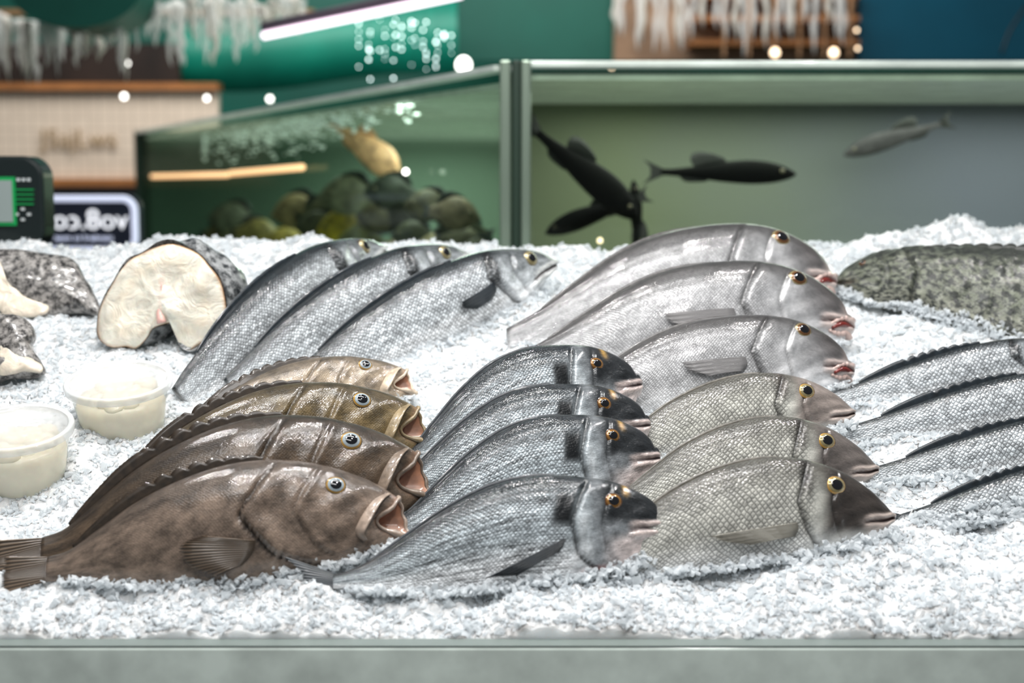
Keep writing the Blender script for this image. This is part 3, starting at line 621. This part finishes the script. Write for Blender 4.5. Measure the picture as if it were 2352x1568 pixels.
# ---------------------------------------------------------------- tubs
def mixmat(name,col,rough,fac,tint=(1,1,1)):
    m,nt,p=new_mat(name); p.inputs['Base Color'].default_value=(*col,1); p.inputs['Roughness'].default_value=rough
    tr=N(nt,'ShaderNodeBsdfTransparent'); tr.inputs[0].default_value=(*tint,1); mxs=N(nt,'ShaderNodeMixShader'); mxs.inputs[0].default_value=fac
    nt.links.new(tr.outputs[0],mxs.inputs[1]); nt.links.new(p.outputs[0],mxs.inputs[2]); nt.links.new(mxs.outputs[0],nt.nodes['Material Output'].inputs[0]); return m
M_plastic=mixmat('clear_plastic',(.74,.76,.75),.12,.30,(.97,.98,.975)); M_lid=mixmat('cloudy_lid',(.74,.74,.73),.14,.5,(.98,.98,.98)); M_rimp=mixmat('lid_rim',(.80,.81,.80),.12,.6)
M_scal=plain('scallop',srgb(246,234,208),.35,0,.3,noise_s=60,noise_a=.08,sss=.2)
def tub(px,py,seed,label):
    base=on_ice(px,py); ax=Vector((0,-.26,1)).normalized(); base=base-ax*.011
    e=empty('plastic_tub',label=label,category="food tub",group="lidded plastic tubs of seafood")
    lathe('cup',[(.0,.0),(.043,.0),(.046,.003),(.050,.03),(.055,.058),(.0575,.060),(.0575,.0635)],base,ax,M_plastic,parent=e)
    lathe('lid',[(.055,.0672),(.053,.0645),(.0,.0645)],base,ax,M_lid,parent=e)
    lathe('lid_rim',[(.0605,.059),(.0612,.066),(.0600,.0685),(.0575,.0685),(.055,.0672)],base,ax,M_rimp,parent=e)
    lathe('contents',[(.0,.001),(.044,.0015),(.0480,.022),(.0505,.038),(.048,.046),(.03,.047),(.0,.047)],base,ax,M_scal,parent=e)
    rr=random.Random(seed); a=ax.cross(Vector((0,1,.1))).normalized(); b=ax.cross(a)
    V=[];Fc=[]
    for k in range(22):
        t=k*2.4; r=.037*math.sqrt((k+.5)/22); c=base+a*math.cos(t)*r+b*math.sin(t)*r+ax*(.041+rr.random()*.008)
        R=.010+rr.random()*.004; b0=len(V)
        for i in range(9):
            for j in range(14):
                ph=math.pi*(i+.01)/8.02; dd=(a*math.sin(ph)*math.cos(j*math.pi/7)+b*math.sin(ph)*math.sin(j*math.pi/7)+ax*math.cos(ph)*.7)
                V.append(c+dd*R*(1+.35*noise.noise(dd*1.6+Vector((k*3.1,seed,0)))))
        for i in range(8):
            for j in range(14): Fc.append((b0+i*14+j,b0+i*14+(j+1)%14,b0+(i+1)*14+(j+1)%14,b0+(i+1)*14+j))
    mesh_obj('scallop',V,Fc,[M_scal],True,e,kind="stuff")
tub(283,975,1,"round clear plastic tub of scallops with cloudy lid on ice")
tub(50,1088,2,"round clear plastic tub of scallops in front of another tub")
# ---------------------------------------------------------------- tank
M_post=plain('tank_post',srgb(150,165,150),.3,.7,.2); M_rim=plain('tank_rim',srgb(214,222,214),.3,.2,.3,noise_s=6,noise_a=.3,emit=srgb(200,212,206),es=.2)  # rim has a faint glow put in for the light along it
M_postd=plain('tank_seal',srgb(40,60,48),.4)
def glass(name,tint,k):
    m,nt,p=new_mat(name); L=nt.links.new
    tr=N(nt,'ShaderNodeBsdfTransparent'); tr.inputs[0].default_value=(*tint,1); gl=N(nt,'ShaderNodeBsdfGlossy'); gl.inputs['Roughness'].default_value=.08
    fr=N(nt,'ShaderNodeFresnel'); fr.inputs[0].default_value=1.3; mu=N(nt,'ShaderNodeMath',operation='MULTIPLY'); mu.inputs[1].default_value=k; L(fr.outputs[0],mu.inputs[0])
    mx=N(nt,'ShaderNodeMixShader'); L(mu.outputs[0],mx.inputs[0]); L(tr.outputs[0],mx.inputs[1]); L(gl.outputs[0],mx.inputs[2]); L(mx.outputs[0],nt.nodes['Material Output'].inputs[0]); return m
M_glass=glass('tank_glass',(.84,.88,.84),.9); M_glass2=glass('tank_side_glass',(.82,.89,.84),.08)
def grad_mat(name,c1,c2,x0,x1,es=0):
    m,nt,p=new_mat(name); L=nt.links.new
    g=N(nt,'ShaderNodeNewGeometry'); sx=N(nt,'ShaderNodeSeparateXYZ'); L(g.outputs['Position'],sx.inputs[0])
    nz=N(nt,'ShaderNodeTexNoise'); nz.inputs['Scale'].default_value=3; L(g.outputs['Position'],nz.inputs['Vector'])
    ad=N(nt,'ShaderNodeMath',operation='MULTIPLY_ADD'); L(nz.outputs['Fac'],ad.inputs[0]); ad.inputs[1].default_value=.5; L(sx.outputs[0],ad.inputs[2])
    mr=N(nt,'ShaderNodeMapRange'); mr.inputs['From Min'].default_value=x0+.25; mr.inputs['From Max'].default_value=x1+.25; L(ad.outputs[0],mr.inputs['Value'])
    mx=N(nt,'ShaderNodeMix',data_type='RGBA'); L(mr.outputs[0],mx.inputs[0]); mx.inputs[6].default_value=(*c1,1); mx.inputs[7].default_value=(*c2,1)
    L(mx.outputs[2],p.inputs['Base Color']); p.inputs['Roughness'].default_value=.6
    return m
M_tA=grad_mat('tank_back_green',srgb(136,143,118),srgb(128,131,146),.3,1.05)
M_tB=grad_mat('tank_back_dark',srgb(76,102,86),srgb(112,130,114),-1.4,0)
M_wat=plain('water_underside',srgb(205,214,206),.25,0,.3,noise_s=9,noise_a=.3,emit=srgb(158,168,154),es=.42)  # emission stands in for light falling on the water from above
M_floor_t=plain('tank_gravel',srgb(70,80,60),.8,noise_s=30,noise_a=.3)
Yc=1.35; zt=W(1180,150,Yc).z; XR=1.75
ta=empty('aquarium',label="glass live-fish tank with green water and metal corner post",category="aquarium")
p0=Vector((-.015,Yc,0)); p1=Vector((-1.52,4.62,0))
box('glass_panel',(.02,Yc,.9),(XR,Yc+.012,zt-.01),M_glass,ta)
def prism(name,pts,z0,z1,mat,parent):
    n=len(pts); V=[(x,y,z0) for x,y in pts]+[(x,y,z1) for x,y in pts]; Fc=[tuple(range(n))[::-1],tuple(range(n,2*n))]+[(i,(i+1)%n,(i+1)%n+n,i+n) for i in range(n)]
    return mesh_obj(name,V,Fc,[mat],False,parent)
dv=(p1-p0).normalized(); nrm=Vector((-dv.y,dv.x,0)); 
if nrm.x>0: nrm=-nrm
q0=p0+nrm*.012; q1=p1+nrm*.012
prism('glass_panel',[(p0.x,p0.y),(p1.x,p1.y),(q1.x,q1.y),(q0.x,q0.y)],.9,zt-.01,M_glass2,ta)
box('tank_wall',(.02,2.15,.9),(XR,2.2,zt),M_tA,ta); box('tank_wall',(-.005,Yc+.03,.9),(.018,4.62,zt-.01),M_tB,ta)
box('tank_wall',(XR,Yc,.9),(XR+.03,2.2,zt),M_tA,ta)
prism('tank_wall',[(-1.5,4.62),(.02,4.62),(.02,4.66),(-1.5,4.66)],.9,zt,M_tB,ta)
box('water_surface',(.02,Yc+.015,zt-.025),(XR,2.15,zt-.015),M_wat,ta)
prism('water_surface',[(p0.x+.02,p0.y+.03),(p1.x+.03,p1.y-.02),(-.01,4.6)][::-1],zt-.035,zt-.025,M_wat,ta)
prism('tank_floor',[(-.0,Yc),(p1.x,p1.y),(.0,4.6),(0,2.15),(XR,2.15),(XR,Yc)],.88,.9,M_floor_t,ta)
prism('tank_stand',[(.0,Yc+.01),(p1.x+.03,p1.y),(.0,4.6),(0,2.15),(XR,2.15),(XR,Yc+.01)],.0,.88,plain('stand_dark',srgb(40,46,44),.5),ta)
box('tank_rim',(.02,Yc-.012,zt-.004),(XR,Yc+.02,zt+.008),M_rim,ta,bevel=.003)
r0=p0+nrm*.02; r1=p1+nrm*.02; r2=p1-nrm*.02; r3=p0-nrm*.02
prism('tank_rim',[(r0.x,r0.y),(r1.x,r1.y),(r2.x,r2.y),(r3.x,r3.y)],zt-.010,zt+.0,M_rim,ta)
box('corner_post',(-.022,Yc-.03,.9),(-.002,Yc+.0,zt+.008),M_post,ta,bevel=.004)
box('corner_post',(.0,Yc-.022,.9),(.016,Yc+.0,zt+.008),M_postd,ta,bevel=.003)
box('corner_post',(.016,Yc-.03,.9),(.034,Yc+.0,zt+.008),M_post,ta,bevel=.004)
box('corner_post',(p1.x-.02,p1.y-.02,.9),(p1.x+.03,p1.y+.03,zt),M_postd,ta,bevel=.004)
def area(name,loc,sx,sy,e,col=(1,1,1),tgt=None):
    l=bpy.data.lights.new(name,'AREA'); l.shape='RECTANGLE'; l.size=sx; l.size_y=sy; l.energy=e; l.color=col
    o=bpy.data.objects.new(name,l); COLL.objects.link(o); o.location=loc
    d=(Vector(tgt)-Vector(loc)) if tgt else Vector((0,0,-1)); o.rotation_euler=d.to_track_quat('-Z','Y').to_euler(); return o
area('tank_fill_light',(.8,1.72,zt-.04),1.4,.6,10,(.97,1,.94)); area('tank_fill_light',(-.35,3.7,zt-.04),.6,1.4,18,(.94,1,.94)); area('tank_fill_light',(-.16,2.2,zt-.04),.2,.8,4.0,(.94,1,.94))  # unseen fill lights added below the lid to brighten the tank inside
M_dark=body_mat('dark_skin',.006,.2,.1,.0,.6,.0,.2,20,.3,spec=.1); M_reef=body_mat('reef_skin',.006,.2,.1,.0,.5,.1,.5,30,.3)
finD=fin_mat('fin_tank_dark',srgb(14,16,14),srgb(30,34,28)); finO=fin_mat('fin_orange',srgb(220,150,90),srgb(240,200,160))
SLIM=dict(nose=(0,0),tail=(300,0),T=[(0,-5),(15,-16),(50,-30),(100,-36),(160,-30),(220,-18),(270,-10),(300,-8)],B=[(0,5),(15,14),(50,24),(100,28),(160,24),(220,16),(270,10),(300,8)],w=.4,eye=(30,-8),er=5,gill=([-1,1],[.2,.2]),dors=(.5,.75),dh=.03)
ROUND=dict(nose=(0,0),tail=(120,0),T=[(0,-5),(15,-24),(40,-40),(70,-40),(95,-24),(120,-10)],B=[(0,5),(15,20),(40,34),(70,34),(95,20),(120,10)],w=.25,eye=(20,-8),er=5,gill=([-1,1],[.3,.3]),dors=(.3,.85),dh=.03)
TM['slim']=SLIM; TM['round']=ROUND
def tfish(name,shape,nose,tail,y,base,label,group,hs=1,mat=None,fin=None):
    return build_fish(name,shape,nose,tail,label,group=group,hs=hs,var={'base':base,'fin':fin or finD},res=(40,24),plane=(Vector((0,y,1.3)),Vector((0,-1,0))),mat=mat or M_dark)
dk=srgb(8,10,8); GT='dark fish swimming in the tank'
tfish('tank_fish','slim',(1462,500),(1235,305),1.6,dk,"dark long fish diving in green water",GT,1.15)
tfish('tank_fish','slim',(1255,535),(1465,455),1.68,dk,"dark fish swimming near the tank bottom",GT)
tfish('tank_fish','slim',(1825,400),(1520,395),1.7,dk,"dark slender fish gliding through green water",GT,.85)
tfish('tank_fish','slim',(1940,355),(2160,285),2.0,srgb(84,82,84),"faint grey fish deep in the water",GT,.9)
tfish('tank_fish','slim',(1455,415),(1465,590),1.8,dk,"dark fish swimming vertically",GT,.8)
GT2='reef fish crowded in the tank'
def ypanel(px):
    r=(px-1176)/F; sl=(p1.x-p0.x)/(p1.y-p0.y); return (p0.x-sl*p0.y-r*1.25)/(r-sl)
for i,(nx_,ny_,tx,ty,c) in enumerate([(625,495,745,480,(150,132,98)),(735,450,870,455,(120,120,100)),(985,495,855,500,(62,62,52)),(1100,500,985,485,(132,116,98)),(600,570,720,560,(160,142,74)),
    (480,500,590,510,(94,98,82)),(770,560,890,565,(118,118,74)),(940,585,1070,580,(176,160,122)),(730,530,850,520,(190,166,60)),(540,590,430,580,(90,92,76)),(640,540,540,535,(132,120,74)),(1110,560,1010,550,(110,104,88)),(900,540,1000,545,(84,84,66)),
    (820,500,930,510,(90,84,60)),(690,585,800,590,(170,150,60)),(860,585,960,590,(130,112,80)),(500,555,600,560,(110,108,80)),(1000,530,1120,540,(70,70,56)),(840,440,960,450,(60,64,54)),
    (680,520,790,530,(84,82,64)),(560,530,470,540,(120,110,70)),(930,470,1040,480,(96,90,72)),(1050,585,1150,580,(90,84,66)),(790,480,690,500,(104,100,78))]):
    y=ypanel(min(nx_,tx))+.25+.1*(i%3)
    tfish('reef_fish','round',(nx_,ny_),(tx,ty),y,srgb(*c),["olive round-bodied fish in the tank","dark round-bodied fish in the tank","yellowish round-bodied fish in the tank"][0 if sum(c)>270 and c[2]>76 else (1 if sum(c)<260 else 2)],GT2,1.05,mat=M_reef)
tfish('koi_fish','slim',(915,405),(775,290),ypanel(775)+.2,srgb(255,200,156),"orange and white fish near the water surface",None,1.9,mat=M_reef,fin=finO)
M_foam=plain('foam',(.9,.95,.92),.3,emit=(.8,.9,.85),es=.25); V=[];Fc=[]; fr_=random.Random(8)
def blob(V,Fc,c,r,sx=1,sz=1):
    b0=len(V)
    for i in range(5):
        for j in range(8):
            ph=math.pi*(i+.02)/4.04; V.append(c+Vector((math.sin(ph)*math.cos(j*math.pi/4)*r*sx,math.sin(ph)*math.sin(j*math.pi/4)*r,math.cos(ph)*r*sz)))
    for i in range(4):
        for j in range(8): Fc.append((b0+i*8+j,b0+i*8+(j+1)%8,b0+(i+1)*8+(j+1)%8,b0+(i+1)*8+j))
for k in range(620):
    px=fr_.gauss(660,125); px=max(470,min(1120,px)); y=ypanel(px)+.06+.1*fr_.random(); top=300-(px-340)*.173; py=top+32+abs(fr_.gauss(0,28)); blob(V,Fc,W(px,py,y),fr_.uniform(.001,.0045),fr_.uniform(1,3))
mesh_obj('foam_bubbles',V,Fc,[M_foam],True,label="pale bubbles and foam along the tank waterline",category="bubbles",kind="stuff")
M_warm=plain('warm_reflection',(1,.7,.4),.5,emit=(1,.62,.32),es=1.2)
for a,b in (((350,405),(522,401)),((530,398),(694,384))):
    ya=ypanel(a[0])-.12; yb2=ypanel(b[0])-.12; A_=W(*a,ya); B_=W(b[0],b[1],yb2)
    tube('reflection_strip',[A_,(A_+B_)/2,B_],.009,M_warm,label="thin warm glowing strip standing in for a reflection at the tank glass",category="reflection",group="warm reflection strips")  # glowing strips added in place of orange reflections at the tank glass
# ---------------------------------------------------------------- room / background
M_floor=plain('floor_tile',srgb(90,88,84),.4,noise_s=3); box('floor',(-6,-4,-.05),(6,7,0),M_floor,kind='structure')
M_teal=plain('teal_wall',srgb(6,96,82),.5,noise_s=1.2,noise_a=.35)
box('wall_back',(-6,6.4,0),(6,6.5,4),M_teal,kind='structure')
M_tile,nt,p=new_mat('beige_tile'); L=nt.links.new
g=N(nt,'ShaderNodeNewGeometry'); mp=N(nt,'ShaderNodeMapping'); mp.inputs['Rotation'].default_value=(math.pi/2,0,0); L(g.outputs['Position'],mp.inputs[0])
br=N(nt,'ShaderNodeTexBrick'); br.offset=0; br.inputs['Scale'].default_value=10; br.inputs['Brick Width'].default_value=.5; br.inputs['Row Height'].default_value=.5; br.inputs['Mortar Size'].default_value=.02
br.inputs['Color1'].default_value=(*srgb(236,220,202),1); br.inputs['Color2'].default_value=(*srgb(230,214,196),1); br.inputs['Mortar'].default_value=(*srgb(200,185,168),1)
L(mp.outputs[0],br.inputs['Vector']); L(br.outputs['Color'],p.inputs['Base Color'])
M_wood=plain('warm_wood',srgb(176,120,72),.5,noise_s=8,noise_a=.2); M_black=plain('black_panel',srgb(18,20,24),.35); M_board=plain('sign_board',srgb(34,40,56),.35); M_white=plain('white_glow',(1,1,1),.5,emit=(.92,.93,1),es=1.0)
ks=empty('serving_stall',label="beige tiled stall front with wooden trims and dark base",category="stall")
boxpx('tile_panel',-200,205,500,412,5.2,.05,M_tile,ks); boxpx('wood_trim',-200,190,500,206,5.16,.1,M_wood,ks); boxpx('wood_trim',-200,410,345,428,5.16,.1,M_wood,ks)
q1_=W(-200,428,5.1); q2_=W(350,428,5.1); box('dark_base',(q1_.x,5.1,0),(q2_.x,5.2,q1_.z),M_black,ks); boxpx('upper_panel',-200,100,410,190,5.2,.05,plain('dark_brown',srgb(42,30,24),.6,noise_s=4,noise_a=.6),ks)
M_let=plain('letter_tan',srgb(170,146,112),.5)
def text(s,px,py,hpx,y,mat,parent,name='lettering',mirror=False,ext=.002):
    c=bpy.data.curves.new(name,'FONT'); c.body=s; c.align_x='CENTER'; c.align_y='CENTER'; c.extrude=ext
    o=bpy.data.objects.new('tmp_text',c); COLL.objects.link(o); p=W(px,py,y); sz=(W(px,py-hpx,y)-p).length*1.3
    c.size=sz; bpy.context.view_layer.update()
    me=bpy.data.meshes.new_from_object(o.evaluated_get(bpy.context.evaluated_depsgraph_get())); me.materials.clear(); me.materials.append(mat)
    bpy.data.objects.remove(o); bpy.data.curves.remove(c)
    R=Matrix.Rotation(math.pi/2,4,'X')
    if mirror: R=R@Matrix.Diagonal((-1,1,1,1))
    me.transform(Matrix.Translation(p)@R)
    if mirror: me.flip_normals()
    q=bpy.data.objects.new(name,me); COLL.objects.link(q); q.parent=parent; return q
text("J5ajLws",180,320,46,5.18,M_let,ks)
def rrect(cx,cy,w,h,r,n=8):
    out=[]
    for qx,qy,a0 in((1,1,0),(-1,1,90),(-1,-1,180),(1,-1,270)):
        for k in range(n+1):
            a=math.radians(a0+90*k/n); out.append((cx+qx*(w/2-r)+r*math.cos(a),cy+qy*(h/2-r)+r*math.sin(a)))
    return out
def rpanel(name,x0,y0,x1,y1,y,th,r,mat,parent):
    a=W(x0,y1,y); b=W(x1,y0,y); pts=rrect((a.x+b.x)/2,(a.z+b.z)/2,b.x-a.x,b.z-a.z,r); n=len(pts)
    V=[(x,y,z) for x,z in pts]+[(x,y+th,z) for x,z in pts]; Fc=[tuple(range(n)),tuple(range(n,2*n))[::-1]]+[(i,i+n,(i+1)%n+n,(i+1)%n) for i in range(n)]
    return mesh_obj(name,V,Fc,[mat],False,parent)
ys_=2.9
sg=empty('lit_sign',label="dark rounded sign with glowing white outline and mirrored lettering",category="sign")
rpanel('sign_board',15,446,322,586,ys_,.03,.04,M_board,sg)
a=W(40,574,ys_-.01); b=W(308,456,ys_-.01); M_ol=plain('outline_glow',(.8,.85,1),.5,emit=srgb(200,205,228),es=.85)
tube('sign_outline',[(x,ys_-.01,z) for x,z in rrect((a.x+b.x)/2,(a.z+b.z)/2,b.x-a.x,b.z-a.z,.035)],.010,M_ol,sg,closed=True)
text("vo8.cod",190,506,50,ys_-.012,M_white,sg,mirror=True); text("standard to meat",192,546,15,ys_-.012,M_ol,sg,mirror=True)
pp=W(168,586,ys_); box('sign_post',(pp.x-.02,ys_,0),(pp.x+.02,ys_+.03,pp.z+.01),M_black,sg)
yd=1.12; sd=empty('weighing_scale',label="dark green-black scale display head with small screen and buttons",category="scale")
M_dev=plain('device_black',srgb(26,36,36),.3,0,.4); M_lcd=plain('lcd',srgb(140,150,148),.3,emit=srgb(140,150,148),es=.2); M_grn=plain('green_line',srgb(20,140,76),.4,emit=srgb(20,150,80),es=.3)
o=rpanel('display_housing',-150,358,96,572,yd,.06,.035,M_dev,sd); md=o.modifiers.new('bevel','BEVEL'); md.width=.006; md.segments=3; md.limit_method='ANGLE'
boxpx('screen_frame',-140,406,33,518,yd-.004,.004,M_grn,sd); boxpx('screen',-140,414,26,510,yd-.007,.004,M_lcd,sd)
for k in range(4): boxpx('button_strip',34,434+k*11,76,437+k*11,yd-.005,.006,M_grn,sd)
M_wh=plain('label_white',srgb(210,215,215),.4)
for k in range(3): boxpx('indicator',38+k*12,409,45+k*12,416,yd-.003,.004,M_wh,sd)
for k,(sx,sy) in enumerate([(52,480),(66,492),(38,492),(52,504)]): boxpx('button',sx-4,sy-3,sx+4,sy+3,yd-.003,.004,M_wh,sd)
pp=W(10,572,yd); tube('pole',[(pp.x,yd+.03,pp.z),(pp.x,yd+.03,pp.z-.1),(pp.x,yd+.03,.0)],.02,M_dev,sd)
M_can=plain('canopy_teal',srgb(8,98,84),.5,noise_s=3)
def discpx(name,cx,cy,rx,rz_px,y,th,mat,**props):
    c=W(cx,cy,y); rx=rx/F*(y+1.25); rz=rz_px/F*(y+1.25); n=48
    pts=[(c.x+rx*math.cos(2*math.pi*k/n),c.z+rz*math.sin(2*math.pi*k/n)) for k in range(n)]
    V=[(x,y,z) for x,z in pts]+[(x,y+th,z) for x,z in pts]; Fc=[tuple(range(n)),tuple(range(n,2*n))[::-1]]+[(i,i+n,(i+1)%n+n,(i+1)%n) for i in range(n)]
    return mesh_obj(name,V,Fc,[mat],False,**props)
discpx('canopy',170,-30,150,90,3.6,.3,M_can,label="dark teal rounded canopy panel hanging from the ceiling",category="canopy")
M_band=plain('teal_band',srgb(10,128,108),.45,noise_s=2,noise_a=.3)
V=[];Fc=[]
for k in range(31):
    t=k/30; x=390+660*t; top=60-70*t; bot=200-30*t**1.5+12*math.sin(t*6)
    a=W(x,top,5.4); b=W(x,bot,5.4); V+= [a,b,a+Vector((0,.08,0)),b+Vector((0,.08,0))]
for k in range(30):
    q=k*4; Fc+=[(q,q+1,q+5,q+4),(q+2,q+6,q+7,q+3),(q+1,q+3,q+7,q+5),(q,q+4,q+6,q+2)]
mesh_obj('teal_fascia',V,Fc,[M_band],True,label="curved bright teal fascia above the stalls",category="fascia")
M_ici=mixmat('icicle_glass',(.86,.86,.84),.15,.5); M_iciw=plain('icicle_white',srgb(205,202,194),.3)
rr=random.Random(3)
def icicle(px,py,lpx,wpx,y):
    a=W(px,py,y); ln=lpx/F*(y+1.25); w=wpx/F*(y+1.25); n=9; pts=[];rad=[]
    for k in range(n):
        t=k/(n-1); pts.append(a+Vector((rr.uniform(-.1,.1)*w,0,-ln*t))); rad.append(w*.5*(1-t)**.6*(1+rr.uniform(-.3,.35))+.003)
    tube('icicle',pts,rad,M_ici if rr.random()<.6 else M_iciw,seg=7,flat=.5,label="pale translucent hanging icicle ornament",category="ornament",group="hanging icicle ornaments")
for k in range(46):
    px=-30+k*16+rr.uniform(-8,8); top=(55 if px<300 else 25)-rr.uniform(0,25)+ (10 if px<80 else 0)
    ln=rr.uniform(60,160) if px<600 else rr.uniform(40,90)
    icicle(px,top-10,ln,rr.uniform(24,60),rr.uniform(3.7,4.2))
boxpx('ornament_rail',-60,20,720,34,4.3,.05,plain('rail_tan',srgb(150,120,86),.5),label="tan rail carrying the icicle ornaments",category="rail")
M_tl=plain('tube_glow',(1,.95,1),.5,emit=(1,.80,.92),es=2.2)
lp=empty('tube_lamp',label="long pinkish-white fluorescent tube lamp in slim housing",category="lamp")
A_=W(605,82,3.0); B_=W(1060,-12,2.7); tube('tube',[A_,(A_+B_)/2,B_],.011,M_tl,lp); up=Vector((0,.01,.024)); tube('housing',[A_+up,(A_+B_)/2+up,B_+up],.017,plain('housing_grey',srgb(110,98,112),.4),lp)
boxpx('wall_panel',1030,-60,1420,140,5.8,.06,plain('panel_green',srgb(4,92,78),.5,noise_s=2),label="flat dark green wall panel",category="panel")
boxpx('wall_panel',1970,-60,2500,140,5.6,.06,plain('panel_blue',srgb(2,82,104),.4,noise_s=2),label="flat deep teal-blue wall panel",category="panel")
tube('cable',catmull([np.array(W(2300,125,5.4)),np.array(W(2320,70,5.4)),np.array(W(2360,10,5.4))],12),.006,M_black,label="thin dark cable hanging by the blue panel",category="cable")
sh=empty('wooden_rack',label="wooden slatted rack hung with pale strips",category="rack")
boxpx('back_panel',1410,-60,1975,140,5.7,.05,plain('rack_back',srgb(150,122,98),.6,noise_s=6,noise_a=.4),sh)
for k,yy in enumerate([-20,35,90]): boxpx('shelf',1590,yy,1975,yy+14,5.5,.2,M_wood,sh)
M_slat=plain('slat_wood',srgb(206,164,126),.5)
for k in range(6): boxpx('slat',1660+k*58,-60,1669+k*58,130,5.48,.03,M_slat,sh)
for k in range(24):
    x=1415+k*23+rr.uniform(-8,8); a=W(x,-40,5.3); ln=rr.uniform(.16,.33)
    tube('hanging_strip',[a+Vector((rr.uniform(-.01,.01),0,-ln*t/5)) for t in range(6)],[.01,.018,.012,.018,.01,.004],M_iciw if k%3==0 else M_ici,sh,seg=6)
M_bw=plain('bulb_white',(1,1,1),.5,emit=(1,.98,.92),es=5); M_by=plain('bulb_warm',(1,.8,.6),.5,emit=(1,.76,.52),es=3.5)
def bulb(px,py,rpx,y,mat,label,group,name='spot_lamp',cat='lamp'):
    c=W(px,py,y); r=rpx/F*(y+1.25); V=[];Fc=[]
    for i in range(9):
        for j in range(14):
            ph=math.pi*(i+.02)/8.04; V.append(c+Vector((math.sin(ph)*math.cos(j*math.pi/7)*r,math.sin(ph)*math.sin(j*math.pi/7)*r,math.cos(ph)*r*(1.15 if i<4 else .9))))
    for i in range(8):
        for j in range(14): Fc.append((i*14+j,i*14+(j+1)%14,(i+1)*14+(j+1)%14,(i+1)*14+j))
    return mesh_obj(name,V,Fc,[mat],True,label=label,category=cat,group=group)
for (x,y,r) in [(1065,150,16),(285,222,6),(475,226,5),(620,228,6),(293,146,4)]: bulb(x,y,r,4.9,M_bw,"small bright white ceiling spot lamp","white spot lamps")
for (x,y,r) in [(1780,122,10),(1915,122,10),(1968,70,4),(1970,112,4),(1405,155,4)]: bulb(x,y,r,4.0,M_by,"small warm glowing spot lamp","warm spot lamps")
bulb(1378,553,6,1.62,M_by,"small warm glowing lamp bulb in the tank","warm spot lamps")
bulb(932,395,7,ypanel(932)-.12,M_bw,"small white lamp bulb shining at the tank glass","white spot lamps")
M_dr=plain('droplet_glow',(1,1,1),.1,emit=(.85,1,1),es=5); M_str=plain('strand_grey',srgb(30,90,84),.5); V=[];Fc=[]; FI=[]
for k in range(16):
    x=828+k*14+rr.uniform(-6,6); yd_=rr.uniform(3.6,4.8); top=W(x,-80,yd_); bot=W(x,rr.uniform(140,200),yd_)
    v2,f2=tube_geo([top,(top+bot)/2,bot],.0005,4); b0=len(V); V+=v2; Fc+=[tuple(b0+i for i in f) for f in f2]; FI+=[1]*len(f2)
    for q in range(rr.randint(3,5)):
        f=rr.uniform(.5,1); n0=len(Fc); blob(V,Fc,top.lerp(bot,f),rr.uniform(.0022,.005)); FI+=[0]*(len(Fc)-n0)
bc=mesh_obj('bead_curtain',V,Fc,[M_dr,M_str],True,label="sparkling clear beads hanging on fine strands",category="ornament",kind="stuff"); bc.data.polygons.foreach_set('material_index',FI)
# ---------------------------------------------------------------- lights & world
area('ceiling_lamp',(.1,.0,2.7),1.4,.12,16.5,(1,.99,.98)); area('ceiling_lamp',(-.2,-1.0,2.4),1.4,.12,9,(1,.99,.98),(0,.2,1.0))
for i,(x,y) in enumerate([(.75,.4),(-.8,.4),(.35,-.4),(-.45,-.3),(.0,.45)]): area('spot_lamp_light',(x,y,2.2),.06,.06,4.8,(1,.985,.97),(x*.5,.3,1.0))
area('back_wall_fill',(-.5,3.6,3.6),4,1.5,120,(1,.98,.95),(0,5.8,1.8))  # unseen fill light added to brighten the back wall
w=bpy.data.worlds.new('world'); SC.world=w; w.use_nodes=True; w.node_tree.nodes['Background'].inputs[0].default_value=(.9,.96,1,1); w.node_tree.nodes['Background'].inputs[1].default_value=.22
SC.view_settings.view_transform='Standard'; SC.view_settings.look='None'; SC.view_settings.gamma=.90; SC.view_settings.exposure=.07
